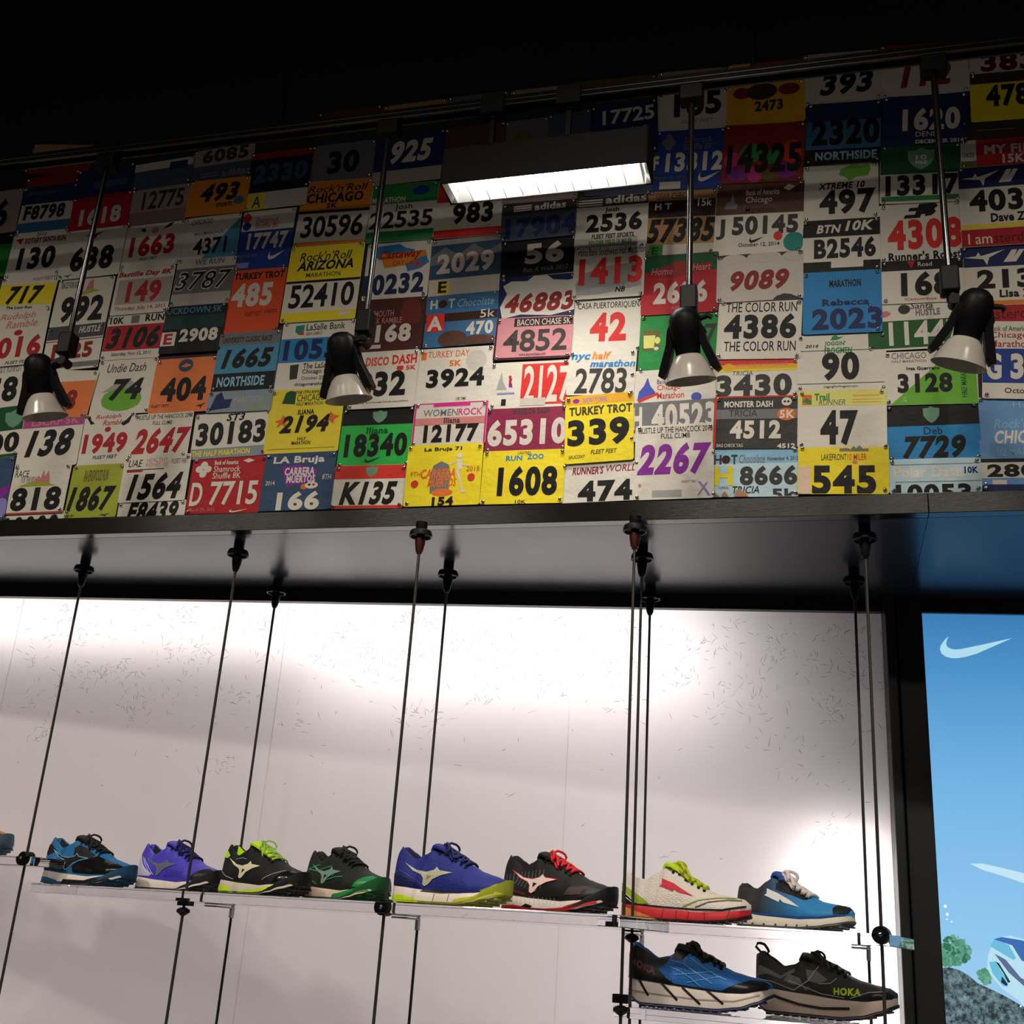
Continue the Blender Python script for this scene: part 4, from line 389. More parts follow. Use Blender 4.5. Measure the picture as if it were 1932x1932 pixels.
# ------------------------------------------------------------------ race bibs
COL = {'W': 'e2dccf', 'WP': 'd8cfc4', 'K': '141312', 'K2': '17171a', 'DG': '14502c', 'GY': '77777a', 'PK': 'd0817f', 'LY': 'a9b43a', 'RB': 'd8382c',
 'R': 'b4202a', 'R2': 'd8302a', 'SG': '6f9c80', 'SL': '35506f', 'SL2': '4a5268', 'P': '8a2a9a', 'O': 'e2702c', 'Y': 'f2dc2a', 'Y2': 'ecd63c', 'CB': '2a86c4',
 'DK': '3a3836', 'M': '8c2548', 'LG': 'a9a8a6', 'LV': '8f86c8', 'IB': 'bfdbe6', 'LB': '8cbcd8', 'BR': '3c1c18', 'SK': 'b98a68', 'PB': 'e6c9b4', 'NB': '1e2a5c',
 'MB': '6d9cd0', 'MV': 'b04a90', 'MV2': '8a7074', 'GB': '8b99a6', 'G': '2fb24a', 'MG': 'd62a88', 'OY': 'ecae2c', 'BV': '4656b8', 'G2': '2f8a46', 'YG': 'e4e07e',
 'G3': '6fb43a', 'RY': '1f3f94', 'OR': 'e28a26', 'DM': '5c1418', 'WG': 'cbc4ba', 'WG2': 'b3aba4', 'OL': '6c6230', 'DR': '8c2422', 'FG': '1f5a2c', 'SB': '3c6f9c',
 'OD': 'e0522a', 'SB2': '4f93b8', 'O2': 'ea8048', 'TL': '1f8c80', 'BN': '5a3a30', 'DB': '2c1c1a', 'TN': 'b5895c', 'G4': '1f8c40', 'PK2': 'd08c92', 'OR2': 'e2502c',
 'DB2': '4c2420', 'BR2': '6c2c24', 'DT': '143c3c', 'GY2': '6a6a70', 'PG': 'a3938c', 'DK2': '4a4c52', 'G5': '1f7a2c'}
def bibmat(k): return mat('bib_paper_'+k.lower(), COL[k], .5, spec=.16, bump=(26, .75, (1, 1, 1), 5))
tk = MB(); tk.lathe([(.0050, 0), (.0048, -.0014), (.0037, -.0030), (.0020, -.0041), (.0004, -.0044)], PL['chrome'], 10, Matrix.Rotation(radians(-90), 4, 'X'))
TACK = tk.mesh('tack', smooth=True)
rb = random.Random(3)
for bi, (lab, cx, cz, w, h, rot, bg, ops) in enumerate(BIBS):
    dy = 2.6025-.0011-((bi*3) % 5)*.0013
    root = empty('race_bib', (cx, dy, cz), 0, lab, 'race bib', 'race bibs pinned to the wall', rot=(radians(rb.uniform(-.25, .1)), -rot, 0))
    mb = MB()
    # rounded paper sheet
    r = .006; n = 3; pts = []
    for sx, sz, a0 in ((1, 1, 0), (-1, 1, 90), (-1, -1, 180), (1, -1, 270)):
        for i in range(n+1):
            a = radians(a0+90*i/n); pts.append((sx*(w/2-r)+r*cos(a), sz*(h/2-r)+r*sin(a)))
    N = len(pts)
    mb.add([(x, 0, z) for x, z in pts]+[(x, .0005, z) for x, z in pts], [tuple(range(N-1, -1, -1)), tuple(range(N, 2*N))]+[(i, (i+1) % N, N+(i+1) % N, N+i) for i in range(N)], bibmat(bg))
    parts = []
    def X(u): return (u-.5)*w
    def Z(v): return (.5-v)*h
    def clipx(u): return max(.004, min(.996, u))
    for oi, op in enumerate(ops):
        y = -.0002-oi*.00006; k = op[0]; pic = MB(); parts.append(({'r': 'printed_band', 'n': 'number', 't': 'lettering', 'v': 'lettering'}.get(k, 'printed_shape'), pic))
        if k == 'r':
            x0, y0, x1, y1 = [clipx(t) for t in op[1:5]]
            pic.add([(X(x0), y, Z(y1)), (X(x1), y, Z(y1)), (X(x1), y, Z(y0)), (X(x0), y, Z(y0))], [(0, 1, 2, 3)], bibmat(op[5]))
        elif k == 'e':
            _, ex, ey, rx, ry, c = op
            pic.add([(X(clipx(ex+rx*cos(2*pi*i/16))), y, Z(clipx(ey-ry*sin(2*pi*i/16)))) for i in range(16)], [tuple(range(16))], bibmat(c))
        elif k in 'ps':
            if k == 'p': P = op[1]; c = op[2]
            else:
                _, x0, y0, x1, y1, c = op; P = [(x0+a*(x1-x0), y0+b*(y1-y0)) for a, b in SWOOSH]
            P = [(X(clipx(a)), Z(clipx(b))) for a, b in P]
            if sum(P[i][0]*P[(i+1) % len(P)][1]-P[(i+1) % len(P)][0]*P[i][1] for i in range(len(P))) < 0: P = P[::-1]
            pic.add([(a, y, b) for a, b in P], [tuple(range(len(P)))], bibmat(c))
        elif k in 'tnv':
            _, s, x0, y0, x1, y1, c, fl = op
            vs, fs = text2d(s, 'b' in fl, 'i' in fl, 4 if k == 'n' else 2)
            if k == 'v': vs = [(1-b, a) for a, b in vs]
            q = [(X(x0+a*(x1-x0)), y-.0001, Z(y1+b*(y0-y1))) for a, b in vs]
            if x1 > 1 or y1 > 1 or y0 < 0:          # figures running off the sheet are cut at its edge
                bm = bmesh.new(); vv = [bm.verts.new(t) for t in q]
                for f in fs:
                    try: bm.faces.new([vv[i] for i in f])
                    except ValueError: pass
                for co, no in (((w/2-.0015, 0, 0), (1, 0, 0)), ((0, 0, -h/2+.0015), (0, 0, -1)), ((0, 0, h/2-.0015), (0, 0, 1))):
                    bmesh.ops.bisect_plane(bm, geom=bm.verts[:]+bm.edges[:]+bm.faces[:], plane_co=co, plane_no=no, clear_outer=True)
                bm.verts.index_update(); q = [v.co.copy() for v in bm.verts]; fs = [tuple(v.index for v in f.verts) for f in bm.faces]; bm.free()
                if not fs: continue
            pic.add(q, fs, bibmat(c))
    me = mb.mesh('race_bib'); link('sheet', me, root)
    for nm_, g in parts:
        if g.f:
            me = bpy.data.meshes.new(nm_); me.from_pydata(g.v, [], g.f)
            for m in g.mats: me.materials.append(m)
            me.polygons.foreach_set('material_index', g.m); me.update()
            link(nm_, me, root)
    cs = [(-1, 1), (1, 1)]+[c for c in ((-1, -1), (1, -1)) if rb.random() < .6]
    for sx, sz in cs:
        link('tack', TACK, root, (sx*(w/2-rb.uniform(.007, .011)), -.0022, sz*(h/2-rb.uniform(.006, .010))))
# ------------------------------------------------------------------ track rail, rods, spotlights
rail = empty('track_rail', (-.9, 2.3, 3.53), 0, 'long black ceiling track rail crossing in front of the race bib wall', 'track rail')
mb = MB(); mb.box((-3.4, -.017, -.014), (3.2, -.011, .014), PL['rod']); mb.box((-3.4, .011, -.014), (3.2, .017, .014), PL['rod']); mb.box((-3.4, -.011, .004), (3.2, .011, .014), PL['blackpl'])
mb.obj('channel', rail)
mb = MB()
for z in (-.0142, .0): mb.box((-3.4, -.0182, z), (3.2, -.017, z+.0022), mat('rail_edge', (.12, .115, .11), .35, .8))
mb.obj('edge', rail)
for x in (-2.6, -1.36, -.12, 1.1):
    mb = MB(); mb.lathe([(.006, 0), (.006, 1.055)], PL['rod'], 10); o = mb.obj('hanger_rod', rail, smooth=True); o.location = (x+.9, 0, .014)
def spotlight(x, dx, dyy, tilt, turn, lab, yaw=0, back=17):
    t = empty('track_spotlight', (x, 2.3, 2.895), yaw, lab, 'spotlight', 'spotlights hanging from the track rail on rods')
    mb = MB(); mb.lathe([(.0075, .06), (.0075, .58)], PL['rod'], 12); mb.obj('rod', t, smooth=True)
    mb = MB(); mb.box((-.028, -.02, .575), (.028, .02, .6185), PL['blackpl']); mb.obj('adapter', t, bevel=.003)
    mb = MB(); mb.box((-.019, -.019, 0), (.019, .019, .062), PL['blackpl']); mb.obj('socket_box', t, bevel=.004)
    mb = MB(); mb.tube([(.002, 0, .002), (.004, 0, -.012), (dx*.5, dyy*.5, -.03), (dx, dyy, -.045)], [.012, .014, .012, .012], PL['blackpl'], 10)
    mb.lathe([(.012, -.016), (.012, .016)], PL['blackpl'], 14, Matrix.Translation((.006, -.004, -.022)) @ Matrix.Rotation(radians(90), 4, 'X')); mb.obj('swivel_arm', t, smooth=True)
    M = Matrix.Translation((dx, dyy, -.04)) @ Matrix.Rotation(radians(turn), 4, 'Z') @ Matrix.Rotation(radians(tilt), 4, 'Y') @ Matrix.Rotation(radians(back), 4, 'X')
    mb = MB(); mb.lathe([(.006, .040), (.020, .037), (.030, .028), (.036, .014), (.037, -.012), (.034, -.034), (.029, -.045), (.027, -.070), (.024, -.072)], PL['blackpl'], 26, M); mb.obj('lamp_body', t, smooth=True)
    mb = MB(); mb.lathe([(.025, -.066), (.036, -.078), (.046, -.098), (.054, -.120), (.0575, -.126), (.0555, -.1262), (.052, -.119), (.044, -.098), (.034, -.079), (.022, -.070)], PL['shade'], 32, M, cap=False); mb.obj('lamp_shade', t, smooth=True, label='white cone shade')
    mb = MB(); mb.lathe([(.020, -.072), (.030, -.088), (.0315, -.098), (.001, -.104)], mat('lamp_glass', (.7, .7, .66), .15), 20, M); mb.obj('bulb', t, smooth=True)
    for s in (-1, 1):
        mb = MB(); P = [(.030, .010), (.040, -.008), (.046, -.040), (.064, -.088), (.070, -.106), (.060, -.113), (.048, -.100), (.034, -.060), (.026, -.030)]
        P = [(a*s, b) for a, b in P]; n = len(P); vs = [M @ Vector((a, y, b)) for y in (-.014, .014) for a, b in P]
        mb.add(vs, [tuple(range(n)), tuple(range(2*n-1, n-1, -1))]+[(i, n+i, n+(i+1) % n, (i+1) % n) for i in range(n)], PL['blackpl'])
        mb.obj('bracket_arm', t, bevel=.0015)
    mb = MB(); mb.tube([M @ Vector(p) for p in ((.032, 0, .01), (.052, 0, .014), (.060, 0, .008))], .006, PL['blackpl'], 8)
    mb.tube([M @ Vector(p) for p in ((.030, 0, -.02), (.044, 0, -.016))], .008, PL['blackpl'], 8); mb.obj('aiming_handle', t, smooth=True)
    return t
spotlight(-1.87, -.062, -.01, -11, 6, 'black spotlight with white shade at far left before the orange 118 bib')
spotlight(-1.044, -.046, -.01, -6, -6, 'black spotlight with white shade before the yellow 2194 bib')
spotlight(-.266, -.006, -.012, -3, -6, 'black spotlight with white shade before the green cocoa mug bib')
spotlight(.285, .045, -.005, 15, 8, 'black spotlight with white shade tilted at the right before the 11447 bib')
# two small adapters with rings left on the rail, holding the wall-wash fixture
ww = empty('wall_wash_fixture', (-.625, 2.33, 3.30), radians(-.4), 'bright rectangular louvre light hanging from the rail above the 983 and 17904 bibs', 'ceiling light')
mb = MB(); L2 = .259; D2 = .045; hs = mat('fixture_housing', (.012, .012, .013), .7, spec=.12)
mb.box((-L2, -D2, .0), (L2, -D2+.003, .10), hs); mb.box((-L2, D2-.003, .0), (L2, D2, .10), hs); mb.box((-L2, -D2, .0), (-L2+.003, D2, .10), hs); mb.box((L2-.003, -D2, .0), (L2, D2, .10), hs); mb.box((-L2, -D2, .10), (L2, D2, .104), hs)
mb.obj('housing', ww)
mb = MB()
mb.add([(-L2+.004, -D2+.004, .002), (L2-.004, -D2+.004, .002), (L2-.004, -.02, .06), (-L2+.004, -.02, .06)], [(0, 1, 2, 3)], PL['alu'])
mb.add([(-L2+.004, D2-.004, .002), (L2-.004, D2-.004, .002), (L2-.004, .02, .06), (-L2+.004, .02, .06)], [(0, 1, 2, 3)], PL['alu'])
for s in (-1, 1): mb.add([(s*(L2-.004), -D2+.004, .002), (s*(L2-.004), D2-.004, .002), (s*(L2-.04), .02, .06), (s*(L2-.04), -.02, .06)], [(0, 1, 2, 3)], PL['alu'])
mb.obj('reflector', ww)
for k in range(12):
    x = -L2+.02+k*(2*L2-.04)/11
    mb = MB(); mb.add([(x-.001, -D2+.006, .001), (x+.001, -D2+.006, .001), (x+.001, D2-.006, .001), (x-.001, D2-.006, .001), (x-.003, -D2+.02, .02), (x+.003, -D2+.02, .02), (x+.003, D2-.02, .02), (x-.003, D2-.02, .02)], [(0, 1, 2, 3), (4, 5, 6, 7), (0, 1, 5, 4), (2, 3, 7, 6), (1, 2, 6, 5), (0, 3, 7, 4)], PL['alu'])
    mb.obj('louvre_blade', ww)
mb = MB(); mb.tube([(-L2+.05, 0, .042), (L2-.05, 0, .042)], .012, mat('lit_tube', (1, .97, .92), emit=20), 12); mb.obj('lamp_tube', ww)
for x in (-.135, .06):
    mb = MB(); mb.box((x-.03, -.06, .19), (x+.03, -.022, .246), PL['blackpl']); mb.lathe([(.011, 0), (.011, .004)], PL['blackpl'], 14, Matrix.Translation((x, -.04, .180))); mb.box((x-.006, -.045, .10), (x+.006, -.03, .19), PL['blackpl']); mb.obj('rail_adapter', ww)
al = area('wall_wash_lamp', (-.625, 2.328, 3.322), (-.625, 2.40, 2.5), .46, .05, 2.2, (1, .94, .86), 100)

# ------------------------------------------------------------------ suspension cables with fittings
gm = bpy.data.materials.new('clear_acrylic'); gm.use_nodes = True
_b = gm.node_tree.nodes['Principled BSDF']; _b.inputs['Base Color'].default_value = (.93, .93, .95, 1); _b.inputs['Transmission Weight'].default_value = 1
_b.inputs['Roughness'].default_value = .03; _b.inputs['IOR'].default_value = 1.49
CL = mat('frosted_clamp', (.30, .29, .31), .4)
def cable(x, y, lab, knobs=(), ferr='blackpl', yaw=0):
    t = empty('suspension_cable', (x, y, 2.45), yaw, lab, 'cable')
    mb = MB(); mb.lathe([(.0034, -2.45), (.0034, -.06)], PL['cable'], 8); mb.obj('cable', t, smooth=True)
    mb = MB(); mb.lathe([(.0135, 0), (.0135, -.012), (.0125, -.017), (.016, -.019), (.024, -.022), (.0265, -.028), (.0265, -.036), (.023, -.0365), (.022, -.031), (.010, -.030), (.0095, -.040)], PL['blackpl'], 26); mb.obj('ceiling_mount', t, smooth=True)
    mb = MB(); mb.lathe([(.0085, -.036), (.0125, -.041), (.0125, -.048), (.0085, -.072), (.007, -.073), (.006, -.077), (.004, -.078)], PL[ferr], 18); mb.obj('ferrule', t, smooth=True, label='bronze ferrule' if ferr == 'copper' else None)
    for z, kind in knobs:
        mb = MB()
        if kind == 'cap':
            mb.lathe([(.017, .014), (.0175, .004), (.0165, -.002), (.0165, -.012), (.015, -.0135), (.0145, -.0125), (.006, -.0122), (.0055, -.0145), (.001, -.015)], PL['blackpl'], 26, Matrix.Translation((0, 0, z-2.45)) @ Matrix.Rotation(radians(90), 4, 'X') @ Matrix.Scale(-1, 4, (0, 0, 1)) )
            mb.lathe([(.0045, -.0148), (.0015, -.0165)], PL['chrome'], 10, Matrix.Translation((0, 0, z-2.45)) @ Matrix.Rotation(radians(90), 4, 'X') @ Matrix.Scale(-1, 4, (0, 0, 1)) )
        else:
            mb.box((-.016, -.006, z-2.45-.004), (.016, .014, z-2.45+.012), PL['blackpl'])
            mb.lathe([(.006, -.008), (.0145, -.012), (.0155, -.018), (.007, -.024), (.004, -.026)], PL['blackpl'], 18, Matrix.Translation((0, 0, z-2.45)))
        if kind == 'rear': mb = MB(); mb.box((-.020, -.085, z-2.440), (.020, -.079, z-2.436), CL); mb.box((-.003, -.085, z-2.440), (.003, .006, z-2.436), CL); mb.box((-.004, -.005, z-2.462), (.004, .005, z-2.440), CL)
        mb.obj('shelf_clamp', t, smooth=kind != 'rear')
    return t
SA = radians(-11.8)
cable(-1.926, 2.625, 'thin black cable at far left with round clamp beside the orange shoe toe', [(1.666, 'cap')], yaw=SA)
cable(-1.412, 2.518, 'thin black cable falling behind the violet shoe', [(1.583, 'clip')], yaw=SA)
cable(-1.459, 2.845, 'thin black cable falling behind the lime and black shoe', [(1.573, 'rear')], yaw=SA)
cable(-.89, 2.409, 'black cable with round clamp between the green shoe and the navy shoe', [(1.600, 'cap')], 'copper', yaw=SA)
cable(-.918, 2.713, 'thin black cable falling behind the navy shoe', [(1.573, 'rear')], yaw=SA)
cable(-.39, 2.407, 'front black cable with bronze ferrule left of the white and red shoe', [(1.457, 'side')], 'copper', yaw=SA)
cable(-.403, 2.604, 'middle black cable of the three left of the white and red shoe', [(1.590, 'clip')], yaw=SA)
cable(-.43, 2.934, 'rearmost black cable of the three behind the white and red shoe', [(1.573, 'rear')], yaw=SA)
cable(.098, 2.496, 'front black cable with round clamp left of the black post', [(1.608, 'cap'), (1.432, 'clip')], yaw=SA)
cable(.082, 2.81, 'rear black cable left of the black post', [(1.573, 'rear')], yaw=SA)

# ------------------------------------------------------------------ clear acrylic shelves
def shelf(ox, oy, u0, u1, d0, d1, z0, z1, lab):
    mb = MB(); mb.box((u0, d0, 0), (u1, d1, z1-z0), gm)
    o = mb.obj('acrylic_shelf', bevel=.0015, loc=(ox, oy, z0), rot=(0, 0, SA), label=lab, cat='shelf')
    return o
shelf(-1.412, 2.518, -.468, 1.062, -.022, .262, 1.588, 1.61, 'long clear acrylic shelf carrying the six shoes from blue to red')
shelf(-.403, 2.604, -.03, .53, -.022, .29, 1.588, 1.61, 'clear acrylic shelf under the white and red shoe')
shelf(-.403, 2.604, -.03, .53, -.022, .29, 1.418, 1.440, 'lower clear acrylic shelf under the two biggest shoes')
shelf(-1.926, 2.625, -.42, .055, -.022, .075, 1.648, 1.670, 'clear acrylic shelf end at far left under the orange shoe')

# ------------------------------------------------------------------ backlit poster
po = empty('backlit_poster', (*hp(.2505), 0), HA, 'tall glowing blue sports poster with white tick logo at right edge', 'poster')
def grad_mat(name, stops, z0, z1, st):
    m = bpy.data.materials.new(name); m.use_nodes = True; nt = m.node_tree; b = nt.nodes['Principled BSDF']
    tc = nt.nodes.new('ShaderNodeTexCoord'); sx = nt.nodes.new('ShaderNodeSeparateXYZ'); mr = nt.nodes.new('ShaderNodeMapRange'); cr = nt.nodes.new('ShaderNodeValToRGB')
    nt.links.new(tc.outputs['Object'], sx.inputs[0]); nt.links.new(sx.outputs['Z'], mr.inputs[0]); mr.inputs[1].default_value = z0; mr.inputs[2].default_value = z1
    nt.links.new(mr.outputs[0], cr.inputs[0])
    e = cr.color_ramp.elements
    for i, (p, c) in enumerate(stops):
        if i > 1: e.new(p)
        e[i].position = p; e[i].color = rgb(c)
    nt.links.new(cr.outputs[0], b.inputs['Emission Color']); b.inputs['Emission Strength'].default_value = st
    b.inputs['Base Color'].default_value = (.02, .02, .02, 1); b.inputs['Roughness'].default_value = .15
    return m
def emat(name, c, st=1.0): 
    m = mat(name, (.01, .01, .01), .3); b = m.node_tree.nodes['Principled BSDF']; b.inputs['Emission Color'].default_value = rgb(c); b.inputs['Emission Strength'].default_value = st; return m
mb = MB(); mb.box((0, .012, .4), (1.3, .016, 2.43), grad_mat('poster_sky', [(0, '5f9a9c'), (.02, '9cc8dc'), (.12, 'a2cdea'), (.3, '8ec6ee'), (.6, '74b4e4'), (.85, '4f94cc'), (1, '3c7cb4')], 1.3, 2.42, 1.0)); mb.obj('poster_print', po)
def pp(pts, y, m, name, mb=None, sub=False):
    g = mb or MB(); P = [((x-.2505)/cos(HA), z) for x, z in pts]
    if sum(P[i][0]*P[(i+1) % len(P)][1]-P[(i+1) % len(P)][0]*P[i][1] for i in range(len(P))) < 0: P = P[::-1]
    g.add([(a, y, b) for a, b in P], [tuple(range(len(P)))], m)
    return g if mb else g.obj(name, po)
x0, x1, z0, z1 = .294, .470, 2.353, 2.296
pp([(x0+a*(x1-x0), z0+b*(z1-z0)) for a, b in SWOOSH], .0115, emat('poster_white', 'aedcec'), 'tick_logo')
pp([(.331, 1.795), (.36, 1.797), (.40, 1.79), (.46, 1.778), (.6, 1.765), (.6, 1.742), (.45, 1.757), (.40, 1.772), (.36, 1.782)], .0115, emat('poster_cloud', 'c2e4f6'), 'cloud_streak')
g = MB()
for x, z, r in ((.269, 1.695, .0035), (.2725, 1.677, .0033), (.271, 1.666, .0018), (.281, 1.661, .0018), (.420, 1.487, .002)): pp([(x+r*cos(k*pi/5), z+r*sin(k*pi/5)) for k in range(10)], .0112, emat('poster_spark', 'e6fbff', 1.2), '', g)
g.obj('white_sparks', po)
rp = random.Random(5)
def foliage(x0, z0, rx, rz, n, cols, name, y=.0114):
    g = MB()
    for k in range(n):
        a = rp.uniform(0, 2*pi); q = math.sqrt(rp.random()); x = x0+q*rx*cos(a); z = z0+q*rz*sin(a); r = rp.uniform(.003, .009)
        x = max(x, .2525+r)
        pp([(x+r*(.6+.5*rp.random())*cos(i*pi/4), z+r*(.6+.5*rp.random())*sin(i*pi/4)) for i in range(8)], y-.00003*k/n, emat('poster_leaf_'+str(k % len(cols)), cols[k % len(cols)]), '', g)
    g.obj(name, po)
foliage(.288, 1.598, .030, .030, 130, ['3f7a62', '4d8a70', '5a9a80', '356a58'], 'green_tree')
foliage(.262, 1.578, .016, .014, 50, ['3f7a62', '4d8a70', '356a58'], 'green_bush')
foliage(.348, 1.545, .012, .016, 40, ['5a9a80', '6aa890', '4d8a70'], 'small_green_tree')
ridge = [(.2515, 1.557), (.27, 1.560), (.29, 1.556), (.31, 1.546), (.33, 1.530), (.35, 1.522), (.375, 1.512), (.40, 1.50), (.425, 1.487), (.46, 1.47), (.6, 1.43), (1.2, 1.4), (1.2, .45), (.2515, .45)]
rm = bpy.data.materials.new('poster_rock'); rm.use_nodes = True; _n = rm.node_tree; _b = _n.nodes['Principled BSDF']; _b.inputs['Base Color'].default_value = (.01, .01, .01, 1)
_k = _n.nodes.new('ShaderNodeTexNoise'); _k.inputs['Scale'].default_value = 70; _k.inputs['Detail'].default_value = 8; _k.inputs['Roughness'].default_value = .75; _r = _n.nodes.new('ShaderNodeValToRGB'); _q = _n.nodes.new('ShaderNodeTexCoord')
_n.links.new(_q.outputs['Object'], _k.inputs['Vector']); _n.links.new(_k.outputs['Fac'], _r.inputs[0]); _n.links.new(_r.outputs[0], _b.inputs['Emission Color']); _b.inputs['Emission Strength'].default_value = 1
_r.color_ramp.elements[0].position = .42; _r.color_ramp.elements[0].color = rgb('1c2c34'); _r.color_ramp.elements[1].position = .68; _r.color_ramp.elements[1].color = rgb('86a6ac')
pp(ridge, .0113, rm, 'rocky_hill')
# heel of the printed shoe at the picture edge
g = MB()
pp([(.353, 1.563), (.357, 1.592), (.368, 1.615), (.385, 1.633), (.41, 1.638), (.60, 1.60), (.60, 1.42), (.44, 1.475), (.415, 1.50), (.385, 1.520), (.362, 1.545)], .0110, emat('print_shoe_white', 'b8e0f0'), '', g)
pp([(.363, 1.612), (.375, 1.630), (.405, 1.617), (.418, 1.590), (.412, 1.585)], .0108, emat('print_shoe_cyan', '6cbcdc'), '', g)
pp([(.372, 1.628), (.39, 1.634), (.43, 1.63), (.60, 1.60), (.60, 1.54), (.43, 1.585), (.412, 1.617)], .0107, emat('print_shoe_knit', '3c6cb0'), '', g)
pp([(.371, 1.597), (.395, 1.585), (.425, 1.548), (.60, 1.46), (.60, 1.435), (.44, 1.522), (.40, 1.557)], .0106, emat('print_shoe_grey', '5a6c90'), '', g)
pp([(.358, 1.577), (.372, 1.580), (.392, 1.545), (.396, 1.527), (.385, 1.527), (.364, 1.553)], .0108, emat('print_shoe_cyan', '6cbcdc'), '', g)
pp([(.372, 1.580), (.38, 1.576), (.402, 1.537), (.396, 1.535), (.388, 1.555)], .0105, emat('print_shoe_dark', '1c3040'), '', g)
pp([(.384, 1.548), (.396, 1.532), (.392, 1.528), (.381, 1.535)], .0105, emat('print_shoe_dark', '1c3040'), '', g)
g.obj('printed_shoe', po)
# ------------------------------------------------------------------ running shoes
def lerp(ks, vs, s):
    if s <= ks[0]: return vs[0]
    for i in range(len(ks)-1):
        if s <= ks[i+1]:
            t = (s-ks[i])/(ks[i+1]-ks[i]); t = t*t*(3-2*t)*.5+t*.5
            return vs[i]+(vs[i+1]-vs[i])*t
    return vs[-1]
def sstep(a, b, x):
    t = max(0, min(1, (x-a)/(b-a))); return t*t*(3-2*t)
def shoe(loc, yaw, lab, st):
    L = st.get('L', .28); k = L/.28; thick = st.get('thick', 0)      # thick = extra midsole height
    spring = st.get('spring', .026); rock = st.get('rock', 0)
    root = empty('running_shoe', loc, radians(yaw), lab, 'shoe', 'running shoes on the clear shelves')
    hwk = ([0, .02, .06, .14, .25, .42, .58, .72, .84, .93, .98, 1], [.010, .022, .032, .0385, .039, .0365, .042, .050, .0485, .036, .019, .006])
    def hw(s): return lerp(*hwk, s)*k
    def z0(s): return (lerp([0, .1, .62, .78, .9, 1], [.008+rock, .001, 0, .005*spring/.026, spring*.55, spring], s))*k
    def z1(s): return (lerp([0, .1, .35, .62, .8, 1], [.036+thick, .034+thick, .028+thick, .024+thick*.9, .027+thick*.7, .024+spring*.65+thick*.3], s))*k
    TOP = st.get('top', ([0, .04, .10, .2, .3, .37, .44, .55, .66, .76, .86, .95, 1], [.105, .115, .103, .086, .098, .113, .113, .098, .082, .069, .062, .055, .044]))
    def zt(s): return (lerp(*TOP, s)+thick)*k
    def op(s): return sstep(.025, .06, s)*(1-sstep(.34, .39, s))
    def sy(s, z):                                        # half width of the upper at height z
        b = z1(s)-.002; v = max(0, min(1, (z-b)/(zt(s)-b))); o = op(s)
        bulge = .05*sin(pi*min(1, v*1.6))
        closed = max(0, 1-v**2.3)**.5 if s > .3 else max(0, 1-v**3.2)**.45
        wall = 1-.42*v**1.6
        return hw(s)*.97*((1-o)*closed+o*wall)*(1+bulge)
    def my(s, z):                                        # half width of the midsole
        v = max(0, min(1, (z-z0(s))/(z1(s)-z0(s)))); return hw(s)*(1.06-.10*v+.05*sin(pi*v))
    def fin(g, name, par, **kw): return g.obj(name, par, smooth=True, **kw)
    S = [0, .008, .02, .035, .05]+[.05+i*.0225 for i in range(1, 42)]+[.985, .995, 1]
    # --- upper
    um = st['upper']; lm = st['lining']; g = MB(); rows = []
    for s in S:
        b = z1(s)-.004; top = zt(s); o = op(s); half = []
        for j in range(13):
            v = sin(j/12*pi/2); z = b+(top-b)*v; half.append((sy(s, z), z))
        yr = sy(s, top); fl = z1(s)+.012*k
        for ty, tz in ((.90, .003), (.74, .001), (.66, -.012), (.60, -.03), (.55, None), (0, None)):
            zz = fl if tz is None else max(top+tz*k, fl); half.append((yr*ty, top*(1-o)+zz*o))
        row = [(s*L, -y, z) for y, z in half]+[(s*L, y, z) for y, z in half[-2::-1]]
        rows.append(row)
    n = len(rows[0]); hn = 13
    vs = [p for r in rows for p in r]; out = []; inn = []
    for i in range(len(S)-1):
        for j in range(n-1):
            q = (i*n+j, i*n+j+1, (i+1)*n+j+1, (i+1)*n+j); (inn if hn+1 <= j <= n-hn-3 and .04 < S[i] < .37 else out).append(q)
    out.append(tuple(range(n))); out.append(tuple((len(S)-1)*n+j for j in range(n)))
    g.add(vs, out, um); g.add(vs, inn, lm)
    up = fin(g, 'upper', root)
    # --- midsole and outsole
    g = MB(); vs = []; m = 14
    for s in S:
        a, b = z0(s)+.003*k, z1(s)+.001
        zz = [a+(b-a)*i/6 for i in range(7)]
        vs += [(s*L, -my(s, z)*(.97 if i == 6 else 1), z) for i, z in enumerate(zz)]+[(s*L, my(s, z)*(.97 if i == 0 else 1), z) for i, z in enumerate(zz[::-1])]
    F = [(i*m+j, i*m+(j+1) % m, (i+1)*m+(j+1) % m, (i+1)*m+j) for i in range(len(S)-1) for j in range(m)]+[tuple(range(m)), tuple((len(S)-1)*m+j for j in range(m))]
    g.add(vs, F, st['midsole']); fin(g, 'midsole', root)
    g = MB(); vs = []
    for s in S:
        a = z0(s); y = hw(s)
        lift = lerp([0, .66, .80, .93, 1], [0, 0, .008, .019, .024], s)*k if st.get('toewrap', 1) else 0
        for yy, zz in ((-y*.8, a), (-y*1.02, a+.0015), (-y*1.085-.0006, a+.005*k+lift*.4), (-y*(1.07-min(.045, lift*2.2))-.0007, a+.0065*k+lift), (y*(1.07-min(.045, lift*2.2))+.0007, a+.0065*k+lift), (y*1.085+.0006, a+.005*k+lift*.4), (y*1.02, a+.0015), (y*.8, a)): vs.append((s*L+(.0015 if s > .97 else 0), yy, zz))
    m = 8; F = [(i*m+j, i*m+(j+1) % m, (i+1)*m+(j+1) % m, (i+1)*m+j) for i in range(len(S)-1) for j in range(m)]+[tuple(range(m)), tuple((len(S)-1)*m+j for j in range(m))]
    g.add(vs, F, st['outsole']); fin(g, 'outsole', root)
    g = MB()                                            # tread lugs under the sole
